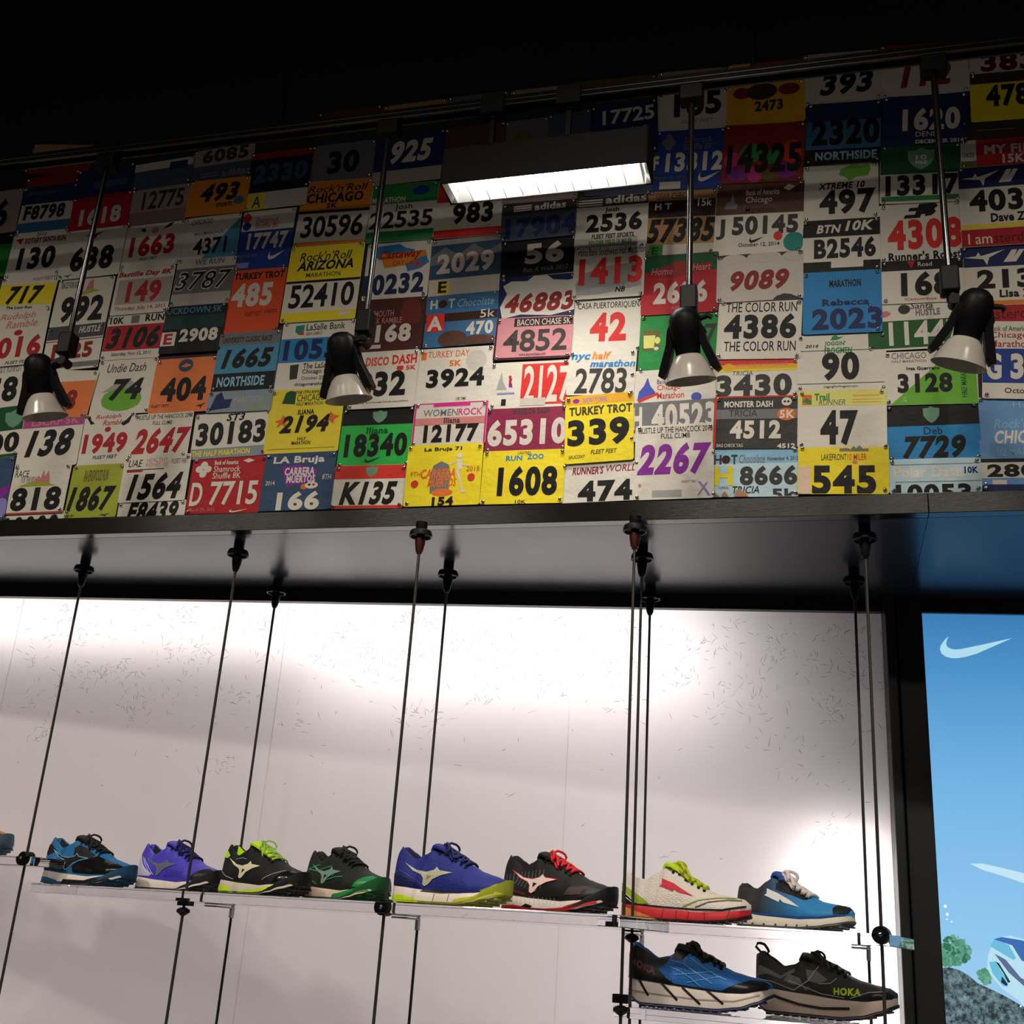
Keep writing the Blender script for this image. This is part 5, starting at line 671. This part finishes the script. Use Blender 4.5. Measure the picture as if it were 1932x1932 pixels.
    for i in range(15):
        s = .05+i*.063; z = z0(s)
        for q in (-.55, .55):
            if hw(s) > .02: g.box((s*L-.006, q*hw(s)-.4*hw(s), z-.0018), (s*L+.006, q*hw(s)+.4*hw(s), z+.002), st['outsole'])
    fin(g, 'tread', root)
    # --- decals that follow the side surface
    def onside(fn, s, z, off, side=-1):
        e = .004; y = fn(s, z); ds = (fn(min(1, s+e), z)-fn(max(0, s-e), z))/(2*e*L); dz = (fn(s, z+e*.3)-fn(s, z-e*.3))/(.6*e)
        nrm = Vector((-ds, 1, -max(-6, min(6, dz)))).normalized()
        p = Vector((s*L, y, z))+nrm*off; return (p.x, side*p.y, p.z)
    def decal(name, polys, m, par, fn=sy, off=.0009, both=True, sd_=-1, **kw):
        if both:
            for sd in (-1, 1): decal(name, polys, m, par, fn, off, False, sd, **kw)
            return
        g = MB()
        for P in polys:
            P = [(a, (b/100.)*k) for a, b in P]
            bm = bmesh.new(); vv = [bm.verts.new((a, b, 0)) for a, b in P]; bm.faces.new(vv)
            bmesh.ops.triangulate(bm, faces=bm.faces[:])
            a0 = min(p[0] for p in P); a1 = max(p[0] for p in P); b0 = min(p[1] for p in P); b1 = max(p[1] for p in P)
            x = math.ceil(a0/.02)*.02
            while x < a1:
                bmesh.ops.bisect_plane(bm, geom=bm.verts[:]+bm.edges[:]+bm.faces[:], plane_co=(x, 0, 0), plane_no=(1, 0, 0)); x += .02
            x = math.ceil(b0/.005)*.005
            while x < b1:
                bmesh.ops.bisect_plane(bm, geom=bm.verts[:]+bm.edges[:]+bm.faces[:], plane_co=(0, x, 0), plane_no=(0, 1, 0)); x += .005
            bm.verts.index_update(); q = [(v.co.x, v.co.y) for v in bm.verts]; fs = [tuple(v.index for v in f.verts) for f in bm.faces]; bm.free()
            for side in (sd_,): g.add([onside(fn, a, b, off, side) for a, b in q], fs, m)
        return fin(g, name, par, **kw)
    def line(pts, w, n=8):                              # stripe polygon along a polyline (s, z cm)
        P = []; out = []; a = []; b = []
        for i in range(len(pts)-1):
            for t in range(4): q = t/4; P.append((pts[i][0]*(1-q)+pts[i+1][0]*q, pts[i][1]*(1-q)+pts[i+1][1]*q))
        P.append(pts[-1]); r = []
        for i in range(len(P)-1):
            (s0, u0), (s1, u1) = P[i], P[i+1]; d = Vector(((s1-s0)*28, u1-u0)); 
            if d.length < 1e-6: continue
            d.normalize(); nx, nz = -d.y*w/2/28, d.x*w/2
            r.append([(s0+nx, u0+nz), (s0-nx, u0-nz), (s1-nx, u1-nz), (s1+nx, u1+nz)])
        return r
    for d in st.get('decals', []):
        kind, name, data, m = d[:4]
        polys = [q for w, pl in data for q in line(pl, w)] if kind == 'line' else data
        decal(name, polys, m, up if name != 'midsole_panel' else root, my if name in ('midsole_panel', 'midsole_line') else sy, d[4] if len(d) > 4 else .0009)
    for txt, s0_, s1_, za, zb, m, slope in st.get('text', []):
        vs2, fs2 = text2d(txt, True, False, 4); g = MB()
        g.add([onside(sy, s0_+a*(s1_-s0_), (za+b*(zb-za)+slope*a)/100*k, .0016) for a, b in vs2], fs2, m); fin(g, 'side_lettering', up)
    # --- tongue, laces, collar
    g = MB(); vs = []; tm = st.get('tongue', um)
    TS = [(.325, .012, .020), (.345, .016, .022), (.38, .010, .024), (.44, .0035, .022), (.55, .0025, .019), (.64, .001, .015)]
    for s, dz, wy in TS:
        for q in (-1, -.6, 0, .6, 1): vs.append((s*L, q*wy*k, zt(s)+dz*k-abs(q)**2*.006*k+.0005))
    for s, dz, wy in TS:
        for q in (-1, -.6, 0, .6, 1): vs.append((s*L+.002, q*wy*k, zt(s)+dz*k-abs(q)**2*.006*k-.005))
    F = [(i*5+j, i*5+j+1, i*5+j+6, i*5+j+5) for i in range(5) for j in range(4)]; F += [tuple(30+a for a in f[::-1]) for f in F]
    F += [(0, 1, 31, 30), (1, 2, 32, 31), (2, 3, 33, 32), (3, 4, 34, 33)]+[(i*5, i*5+5, i*5+35, i*5+30) for i in range(5)]+[(i*5+4, i*5+9, i*5+39, i*5+34) for i in range(5)]
    g.add(vs, F, tm); fin(g, 'tongue', root)
    la = MB(); lr = .0029*k*st.get('lace', 1)
    def arch(s, f, off): 
        z = z1(s)+(zt(s)-z1(s))*cos(abs(f)*pi/2*.62)**.9; y = sy(s, z) if abs(f) > .25 else sy(s, zt(s)*.999)*abs(f)/.25+abs(f)*.02*k
        y = hw(s)*.97*sin(abs(f)*.85); zz = z
        b = z1(s)-.002; c = 1-(y/(hw(s)*.97+1e-9))**2; zz = b+(zt(s)-b)*max(0, c)**(1/2.3)
        return (s*L, (1 if f > 0 else -1)*y*1.02, zz+off)
    E_ = [.41, .46, .51, .56, .61, .655]
    for i, s in enumerate(E_):
        la.tube([arch(s+.004*q*st.get('skew', 1), f, .0035*k+.001) for q, f in ((0, -.62), (0, -.45), (1, -.25), (1.5, 0), (2, .25), (2, .45), (1, .62))], lr, st['laces'])
        if i < 5:
            for sg in (-1, 1): la.tube([arch(s+(.05*(f+.55)/1.1), f*sg, .0052*k) for f in (-.55, -.3, 0, .3, .55)], lr*.9, st['laces'])
    kx = .415*L; kz = zt(.415)+.008*k
    la.lathe([(.001, -.004), (.005, -.003), (.006, 0), (.005, .004), (.001, .005)], st['laces'], 10, Matrix.Translation((kx, 0, kz)))
    for sg, dx, dz in ((-1, .022, -.010), (1, .018, -.004), (-1, .034, -.024)):
        la.tube([(kx, 0, kz), (kx+dx*.4*k, sg*.010*k, kz+.007*k+dz*.3), (kx+dx*.8*k, sg*.018*k, kz+.006*k+dz*.7), (kx+dx*k, sg*.023*k, kz+.003*k+dz), (kx+dx*1.06*k, sg*.026*k, kz-.003*k+dz), (kx+dx*1.02*k, sg*.026*k, kz-.009*k+dz), (kx+dx*.5*k, sg*.016*k, kz-.006*k+dz*.4), (kx, 0, kz)], lr*.9, st['laces'])
    fin(la, 'laces', root)
    eg = MB(); eg.lathe([(.0032*k, -.001), (.0034*k, .001), (.0018*k, .0016)], st.get('eyelet', PL['blackpl']), 8); em = eg.mesh('eyelet', smooth=True)
    for s in E_:
        for f in (-.66, .66): link('eyelet', em, up, arch(s, f, .001), (radians(55 if f < 0 else -55), 0, 0))
    if st.get('loop'):
        g = MB(); z = zt(.04)
        g.tube([(.012*k, 0, z-.006), (-.002*k, 0, z+.008*k), (.002*k, 0, z+.015*k), (.008*k, 0, z+.0155*k), (.016*k, 0, z+.0135*k), (.022*k, 0, z+.006*k), (.025*k, 0, z+.0*k), (.022*k, 0, z-.004)], [.0022, .003, .003, .003, .003, .003, .003, .0022], st['loop'], 8); fin(g, 'pull_loop', root)
    return root
def fm(name, c, rough=.6, spec=.3, coat=0, b=(260, .35, (1, 1, 1), 2)): return mat('shoe_'+name, c, rough, spec=spec, bump=b, coat=coat)
K_ = fm('black_mesh', '1a1a1c'); KG = fm('black_gloss', '141414', .2, .6, b=None); W_ = fm('white_foam', 'e9dcd2', .55, b=None); RUB = fm('black_rubber', '18181a', .5, .4, b=None)
BIRD = [(.12, 8.3), (.17, 7.6), (.24, 6.8), (.33, 6.5), (.40, 6.9), (.42, 7.6), (.45, 6.9), (.57, 6.5), (.47, 5.9), (.40, 5.1), (.365, 4.0), (.335, 3.6), (.315, 3.9), (.315, 5.2), (.29, 5.9), (.20, 6.7)]
BIN = [(.345, 4.8), (.385, 5.6), (.345, 5.8)]
TOE = [(.80, 3.1), (.86, 3.1), (.92, 3.6), (.985, 4.1), (.985, 4.8), (.95, 5.3), (.90, 5.7), (.86, 5.2), (.82, 4.2)]
HEEL = [(.0, 3.9), (.0, 7.2), (.05, 7.4), (.12, 6.0), (.22, 4.6), (.27, 3.8), (.20, 3.6)]
RIBS = [(.10, [(.42+i*.022, 3.3), (.45+i*.022, 4.6), (.455+i*.021, 5.4-i*.05)]) for i in range(12)]
WAVE = [[(0, .8), (0, 1.7), (.08, 2.1), (.17, 1.9), (.25, 1.2), (.30, .6), (.27, .35), (.20, .6), (.1, .5)]]
def grp(c): return fm('green', c)
sh = 1.6122
def at(x, y, z=sh): return (x, y, z)
blue = fm('steel_blue', '1f6ea8'); 
shoe(at(-1.943, 2.748), -10, 'blue and black running shoe with outlined bird logo, leftmost of the six', dict(upper=blue, lining=K_, midsole=W_, outsole=fm('deep_blue', '1c4c70'), laces=K_, tongue=K_, eyelet=K_, decals=[
    ('poly', 'forefoot_overlay', [[(.42, 3.0), (.40, 4.6), (.46, 5.6), (.60, 6.6), (.66, 7.2), (.78, 6.2), (.90, 5.4), (.985, 4.6), (.985, 3.9), (.9, 3.1), (.7, 2.8)]], KG), ('poly', 'lace_overlay', [[(.38, 7.2), (.36, 9.0), (.40, 9.8), (.50, 9.0), (.62, 7.4), (.60, 6.6), (.50, 6.2)]], K_),
    ('poly', 'bird_logo', [BIRD], K_, .0012), ('line', 'logo_outline', [(.13, BIRD+[BIRD[0]])], fm('pale_blue', '8cc4e8'), .0016), ('poly', 'collar_overlay', [[(.005, 7.6), (.02, 9.6), (.06, 9.8), (.16, 8.0), (.1, 7.4), (.06, 7.0)]], K_, .0012),
    ('poly', 'heel_band', [[(.0, 3.5), (.0, 4.6), (.3, 4.2), (.36, 3.0)]], fm('refraction_navy', '18384c'), .0010), ('poly', 'midsole_panel', [[(0, .5), (.0, 1.5), (.12, 1.7), (.26, 1.0), (.30, .4)]], fm('sea_blue', '1f78b4'), .0008), ('poly', 'midsole_panel', [[(.32, .3), (.34, 1.3), (.6, 1.2), (.85, 2.6), (.9, 1.6), (.7, .5)]], RUB, .0012)]))  # dark navy heel strip is the left shelf's refraction, painted on the shoe
vio = fm('violet_mesh', '4a40c8', .4, .6)
shoe(at(-1.706, 2.81), -18, 'violet running shoe with pale heel and grey bird logo, second from left', dict(upper=vio, lining=K_, midsole=W_, outsole=RUB, laces=fm('navy_lace', '1c1c50'), tongue=vio, decals=[
    ('poly', 'heel_counter', [[(0, 3.6), (0, 9.2), (.03, 9.6), (.05, 8.2), (.09, 6.8), (.18, 5.0), (.27, 4.0), (.24, 3.4)]], fm('pale_lilac', 'c8c8e0')), ('line', 'heel_stripes', [(.12, [(.04, 8.6), (.08, 7.0), (.15, 5.4), (.22, 3.8)]), (.12, [(.07, 8.2), (.12, 6.8), (.19, 5.2), (.25, 3.8)]), (.12, [(.10, 7.8), (.15, 6.6), (.23, 5.0), (.29, 3.8)])], fm('white_stripe', 'f0f0f8'), .0013),
    ('poly', 'bird_logo', [BIRD], fm('grey_logo', '6c6c84'), .0015), ('poly', 'toe_cap', [TOE], RUB, .0012), ('line', 'forefoot_ribs', RIBS, fm('violet_rib', '38309c'), .0011)]))
lime = fm('neon_lime', 'c8f020', .5); 
shoe(at(-1.404, 2.689), -24, 'black running shoe with neon lime collar, laces and sole, third from left', dict(upper=K_, lining=lime, midsole=fm('cream_foam', 'd8ccbc', b=None), outsole=RUB, laces=fm('lime_lace', 'a8cc50'), tongue=lime, lace=.7, decals=[
    ('poly', 'bird_logo', [BIRD], fm('cream_logo', 'e8e2c0'), .0015), ('poly', 'logo_hole', [BIN], K_, .0019), ('line', 'forefoot_ribs', RIBS, fm('dark_rib', '3a3a40'), .0011), ('line', 'silver_piping', [(.16, [(.02, 6.5), (.06, 5.2), (.16, 4.0), (.26, 3.4)]), (.13, [(.66, 3.4), (.78, 4.8), (.86, 5.6)]), (.1, [(.20, 8.0), (.3, 8.3), (.36, 8.0)])], fm('silver', 'c0c0c4'), .0015),
    ('poly', 'collar_overlay', [[(.0, 7.8), (.01, 9.8), (.06, 10.0), (.12, 8.8), (.09, 8.2), (.04, 8.4)]], lime, .0013), ('poly', 'midsole_panel', WAVE, lime), ('poly', 'midsole_panel', [[(.34, .9), (.5, 1.2), (.7, 1.6), (.88, 2.8), (.86, 2.2), (.72, 1.0), (.5, .5), (.34, .45)]], lime), ('poly', 'toe_cap', [TOE], KG, .0012)]))
gr = fm('emerald', '1f8c48', .4, .5, b=None)
shoe(at(-1.192, 2.709), -30, 'black running shoe with emerald green toe and sole, fourth from left', dict(L=.272, upper=fm('black_green_mesh', '20241f'), lining=K_, midsole=fm('peach_foam', 'e4ccb8', b=None), outsole=fm('dark_green_sole', '14582c', .6, b=None), laces=K_, tongue=K_, decals=[
    ('poly', 'bird_logo', [BIRD], fm('grey_green', '7ca090'), .0015), ('poly', 'logo_hole', [BIN], K_, .0019), ('poly', 'toe_cap', [TOE], gr, .0013), ('line', 'green_web', [(.2, [(.0, 6.2), (.1, 7.0), (.22, 8.2)]), (.2, [(.03, 6.4), (.12, 5.8), (.2, 4.2), (.26, 3.6)]), (.16, [(.1, 7.0), (.2, 6.6), (.3, 7.2), (.42, 7.8)]), (.16, [(.46, 5.4), (.5, 6.4)]), (.16, [(.38, 4.6), (.5, 5.2), (.62, 5.4)])], fm('leaf_green', '3cae70'), .0013),
    ('poly', 'midsole_panel', [[(.5, .6), (.52, 1.4), (.7, 2.0), (.9, 3.2), (.95, 2.4), (.7, .9)]], gr), ('poly', 'midsole_panel', [[(0, .3), (0, 1.0), (.14, .9), (.2, .2)]], gr)]))
nav = fm('navy_suede', '232c80', .6)
shoe(at(-.904, 2.512), -14, 'navy blue running shoe with cream bird logo and yellow green sole', dict(upper=nav, lining=K_, midsole=W_, outsole=fm('olive_yellow', 'a4aa34', .5, b=None), laces=fm('navy_lace2', '1e2258'), tongue=nav, thick=.002, decals=[
    ('poly', 'heel_counter', [[(0, 3.6), (0, 6.2), (.12, 5.6), (.30, 3.6), (.30, 3.3)]], fm('dark_navy', '141c50')), ('poly', 'bird_logo', [BIRD], fm('sage_logo', 'b9bca4', .35), .0015), ('poly', 'logo_hole', [BIN], fm('gold', '9c8a50'), .0019), ('line', 'silver_piping', [(.1, [(.08, 6.8), (.18, 5.6), (.34, 3.6)])], fm('blue_grey', '56609c'), .0014),
    ('poly', 'toe_cap', [[(.84, 3.0), (.90, 3.1), (.985, 3.9), (.985, 4.9), (.96, 4.9), (.90, 4.0), (.84, 3.3)]], fm('olive_yellow', 'a4aa34', .5, b=None), .0014), ('poly', 'midsole_panel', [[(0, .3), (0, 1.5), (.14, 1.7), (.26, 1.0), (.3, .3)]], lime), ('poly', 'midsole_panel', [[(.6, .5), (.62, 1.2), (.8, 2.0), (.95, 3.4), (.98, 2.8), (.8, 1.0)]], fm('yellow_green', 'c4c838', .5, b=None)), ('poly', 'midsole_panel', [[(.30, 2.5), (.34, 3.0), (.8, 3.1), (.86, 3.5), (.8, 2.7), (.5, 2.3)]], RUB),
    ('line', 'midsole_line', [(.1, [(.42, .7), (.43, 2.2)]), (.1, [(.56, .8), (.57, 2.3)])], RUB, .0014)]))
red = fm('racing_red', 'c8242c', .5, b=None)
shoe(at(-.675, 2.583), -24, 'black and grey striped running shoe with red laces and red sole', dict(upper=K_, lining=K_, midsole=fm('stone_foam', 'd8d0c8', b=None), outsole=RUB, laces=fm('red_lace', 'd82830'), tongue=K_, decals=[
    ('line', 'grey_stripes', [(.16, [(.06+i*.035, 4.2+.25*(8-i)), (.08+i*.035, 6.0+.05*i), (.07+i*.035, 7.4+.12*i)]) for i in range(11)], fm('grey_stripe', '6c6c6c'), .0010), ('poly', 'bird_logo', [BIRD], fm('salmon_white', 'ecd6cc'), .0015), ('poly', 'logo_hole', [BIN], K_, .0019), ('line', 'logo_outline', [(.1, BIRD+[BIRD[0]])], red, .0017),
    ('poly', 'forefoot_overlay', [[(.40, 3.0), (.39, 4.4), (.48, 5.3), (.62, 5.9), (.70, 5.7), (.68, 4.0), (.66, 3.0)]], RUB, .0011), ('poly', 'toe_mesh', [[(.66, 3.4), (.70, 5.0), (.82, 5.4), (.90, 5.0), (.88, 3.8)]], fm('brown_mesh', '463832'), .0012), ('line', 'heel_stripe', [(.4, [(.01, 5.8), (.1, 4.8), (.2, 3.8), (.28, 3.4)])], fm('maroon', '6c1c28'), .0013), ('poly', 'toe_cap', [TOE], RUB, .0014),
    ('poly', 'midsole_panel', [[(0, .2), (0, .9), (.18, 1.2), (.4, .5), (.66, 1.0), (.9, 3.0), (.94, 2.2), (.7, .4)]], red), ('poly', 'midsole_panel', [[(.26, .9), (.30, 1.5), (.36, 1.1), (.34, .7)]], KG, .0013), ('line', 'midsole_line', [(.07, [(.04+i*.04, 3.0), (.06+i*.04, 1.4)]) for i in range(14)], fm('stone_line', 'a8a098', b=None), .0012)]))
wh = fm('white_quilt', 'e6dcd2', .5, b=(330, .5, (1, 1, 1), 0))
FLAT = ([0, .04, .10, .2, .3, .37, .44, .55, .66, .76, .86, .95, 1], [.092, .098, .086, .082, .100, .114, .112, .088, .072, .062, .058, .054, .044])
AL = [[(.33, 8.8), (.33, 7.5), (.31, 7.2), (.37, 6.7), (.42, 6.2), (.43, 6.6), (.46, 6.1), (.58, 5.4), (.50, 6.6), (.42, 7.9)]]
shoe(at(-.438, 2.687), -4, 'white running shoe with red wing logo, lime laces and red sole', dict(upper=wh, lining=fm('lemon_lining', 'ecdc20'), midsole=red, outsole=RUB, laces=fm('lime_lace2', 'c0cc28'), tongue=lime, top=FLAT, spring=.016, toewrap=0, lace=1.3, decals=[
    ('poly', 'wing_logo', AL, fm('crimson_logo', 'd43044'), .0014), ('poly', 'heel_overlay', [[(0, 6.2), (0, 7.6), (.09, 6.0), (.19, 4.4), (.24, 3.4), (.15, 3.2), (.1, 4.2)]], fm('lime_overlay', '98b428'), .0012), ('poly', 'heel_counter', [[(0, 3.4), (0, 6.1), (.1, 4.3), (.16, 3.2)]], RUB, .0011), ('line', 'heel_stripes', [(.16, [(.02, 5.0), (.10, 3.6)]), (.16, [(.04, 5.4), (.13, 3.5)])], wh, .0015),
    ('line', 'toe_piping', [(.22, [(.50, 3.2), (.62, 4.6), (.78, 5.3), (.9, 5.4)])], fm('olive_piping', 'a4aa48'), .0014), ('line', 'toe_stripe', [(.22, [(.60, 3.2), (.70, 4.3), (.84, 4.9), (.94, 5.0)])], fm('steel_stripe', '6c6c68'), .0014), ('line', 'base_stripe', [(.30, [(.02, 3.35), (.3, 2.95), (.6, 2.75), (.8, 2.9), (.97, 3.9)])], RUB, .0016),
    ('poly', 'midsole_panel', [[(0, .3), (0, 3.0), (.06, 2.4), (.24, .9), (.3, .3)]], fm('amber', 'dc8c48', b=None)), ('line', 'midsole_line', [(.14, [(.34, .6), (.35, 2.4)]), (.14, [(.45, .6), (.45, 2.3)]), (.14, [(.54, .6), (.55, 2.2)]), (.14, [(.68, .5), (.67, 2.3)]), (.14, [(.84, 1.2), (.86, 3.0)])], fm('deep_red', '7c1418', b=None), .0012)]))
sky = mat('shoe_sky_to_black', (.1, .3, .6), .6)
_n = sky.node_tree; _q = _n.nodes.new('ShaderNodeTexCoord'); _x = _n.nodes.new('ShaderNodeSeparateXYZ'); _m = _n.nodes.new('ShaderNodeMapRange'); _r = _n.nodes.new('ShaderNodeValToRGB')
_n.links.new(_q.outputs['Object'], _x.inputs[0]); _n.links.new(_x.outputs['X'], _m.inputs[0]); _m.inputs[1].default_value = .02; _m.inputs[2].default_value = .26
_n.links.new(_m.outputs[0], _r.inputs[0]); _n.links.new(_r.outputs[0], _n.nodes['Principled BSDF'].inputs['Base Color'])
_r.color_ramp.elements[0].position = .2; _r.color_ramp.elements[0].color = rgb('26262a'); _r.color_ramp.elements[1].position = .62; _r.color_ramp.elements[1].color = rgb('2c88c8')
shoe(at(-.1915, 2.80), -27, 'sky blue and black running shoe with white wing logo and laces', dict(L=.272, upper=sky, lining=K_, midsole=fm('pale_foam', 'e4dccc', b=None), outsole=fm('grey_rubber', '5c5c58', b=None), laces=fm('white_lace', 'e8dcd8'), tongue=fm('blue_tongue', '2850a8'), top=FLAT, spring=.018, toewrap=0, lace=1.5, decals=[
    ('poly', 'wing_logo', [[(.31, 8.6), (.31, 7.4), (.29, 7.1), (.36, 6.4), (.43, 5.7), (.44, 6.3), (.47, 5.6), (.62, 4.7), (.52, 6.2), (.42, 7.5)]], fm('white_logo', 'f0f0f0'), .0014), ('poly', 'lace_overlay', [[(.39, 8.4), (.38, 9.8), (.44, 10.2), (.56, 8.4), (.68, 6.8), (.64, 6.3), (.54, 7.2)]], K_, .0012),
    ('poly', 'toe_cap', [[(.90, 3.6), (.985, 3.9), (.985, 4.8), (.95, 5.3), (.90, 5.5), (.885, 4.8)]], K_, .0013), ('line', 'blue_rim', [(.28, [(.0, 3.5), (.3, 3.0), (.6, 2.7), (.8, 2.8), (.97, 3.6)])], fm('cobalt', '2458b0', b=None), .0018), ('line', 'midsole_line', [(.5, [(.10+i*.1, .5), (.11+i*.1, 1.1)]) for i in range(8)], fm('grey_rubber', '5c5c58', b=None), .0012)]))
# the two maximal-cushion shoes on the lower shelf
HT = ([0, .04, .10, .2, .3, .37, .44, .55, .66, .76, .86, .95, 1], [.094, .100, .088, .070, .076, .092, .094, .080, .066, .056, .050, .046, .038])
z2 = 1.4422
aq = fm('azure_mesh', '2468b4'); ka = fm('black_overlay', '1c1c20', .35, b=None)
shoe((-.413, 2.655, z2), -1, 'azure and black running shoe with thick white sole on the lower shelf', dict(L=.298, upper=aq, lining=K_, midsole=W_, outsole=fm('navy_rubber', '2c3c6c', b=None), laces=K_, tongue=K_, top=HT, thick=.017, spring=.032, rock=.008, lace=1.3, toewrap=0, decals=[
    ('poly', 'heel_overlay', [[(0, 5.2), (0, 9.6), (.03, 11.4), (.1, 10.6), (.2, 9.0), (.30, 9.4), (.28, 8.2), (.22, 7.0), (.28, 5.4), (.36, 4.2), (.2, 4.6)]], ka, .0010), ('poly', 'toe_cap', [[(.66, 3.9), (.74, 5.0), (.86, 6.1), (.95, 6.0), (.985, 5.4), (.97, 4.6), (.8, 3.8)]], ka, .0011), ('poly', 'lace_overlay', [[(.31, 9.0), (.34, 10.8), (.40, 11.0), (.44, 10.4), (.38, 8.8)]], ka, .0012),
    ('line', 'pale_web', [(.14, [(.30, 7.6), (.38, 6.8), (.46, 5.6), (.52, 4.4)]), (.14, [(.30, 8.8), (.40, 8.2), (.5, 6.6), (.6, 5.0)]), (.14, [(.44, 9.4), (.52, 8.0), (.62, 6.6), (.7, 5.8)]), (.14, [(.34, 6.2), (.46, 6.6), (.6, 7.2)]), (.12, [(.42, 4.9), (.52, 5.6), (.66, 6.4)])], fm('pale_azure', '6cb4ec'), .0014),
    ('line', 'base_stripe', [(.34, [(.0, 5.15), (.2, 4.75), (.45, 4.1), (.7, 3.75), (.86, 4.2)])], ka, .0018), ('line', 'midsole_line', [(.42, [(.09, 4.8), (.16, 2.0)]), (.42, [(.25, 4.4), (.36, 1.6)]), (.42, [(.39, 4.0), (.52, 1.2)]), (.42, [(.56, 3.8), (.68, 1.6)])], ka, .0012), ('line', 'midsole_line', [(.25, [(0, 2.8), (.2, 2.4), (.5, 2.0), (.75, 2.2), (.92, 3.6)])], fm('grey_foam', 'a49c94', b=None), .0008)],
    text=[('HOKA', .02, .20, 7.5, 8.9, fm('dim_lettering', '6c3c38'), -1.8)]))
cg = fm('charcoal_mesh', '2c2c2a'); gg = fm('grey_patch', '6c6a68')
shoe((-.153, 2.768, z2), -11, 'charcoal running shoe with neon yellow lettering and thick pale sole on the lower shelf', dict(L=.292, upper=cg, lining=K_, midsole=fm('warm_foam', 'c8b4a8', b=None), outsole=RUB, laces=fm('olive_lace', '3c3e30'), tongue=K_, top=HT, thick=.019, spring=.030, rock=.010, lace=1, loop=K_, toewrap=0, decals=[
    ('poly', 'grey_patches', [[(.26, 7.8), (.34, 7.2), (.36, 6.2), (.30, 5.8), (.22, 6.6)], [(.38, 8.9), (.46, 8.8), (.54, 7.2), (.48, 6.4), (.40, 6.8)], [(.36, 5.8), (.42, 5.6), (.38, 4.9)], [(.02, 7.0), (.04, 9.2), (.10, 8.6), (.2, 7.4), (.3, 9.0), (.3, 8.2), (.2, 6.8), (.1, 7.6)]], gg, .0010),
    ('line', 'silver_piping', [(.12, [(.30, 4.9), (.40, 6.8), (.47, 9.6)]), (.12, [(.26, 6.6), (.38, 5.6), (.5, 4.6), (.66, 4.2)]), (.12, [(.02, 6.6), (.14, 6.2), (.3, 4.9)]), (.12, [(.48, 6.4), (.56, 6.6), (.6, 7.6)]), (.12, [(.70, 4.2), (.82, 5.4), (.93, 5.8)])], fm('silver', 'c0c0c4'), .0014), ('poly', 'toe_cap', [[(.72, 4.2), (.84, 5.6), (.95, 5.7), (.985, 5.1), (.97, 4.5), (.8, 4.0)]], ka, .0010),
    ('line', 'neon_groove', [(.30, [(.02, 4.6), (.14, 3.7), (.3, 2.6), (.46, 2.1), (.62, 2.2)])], fm('neon_yellow', 'c4dc2c', b=None), .0012), ('line', 'midsole_line', [(.5, [(.05, 4.3), (.2, 3.2), (.34, 2.3), (.5, 1.9), (.7, 2.3)])], RUB, .0016)],
    text=[('HOKA', .585, .775, 4.6, 5.9, fm('neon_yellow', 'c4dc2c', b=None), .1)]))
shoe((-2.318, 2.752, 1.6722), -11, 'orange running shoe toe cut off at the left edge', dict(upper=fm('orange_mesh', 'd07828'), lining=K_, midsole=W_, outsole=fm('grey_blue_sole', '4c6c7c', b=None), laces=K_, decals=[('poly', 'toe_cap', [TOE], fm('rust_rubber', '7c3420', b=None), .0012)]))
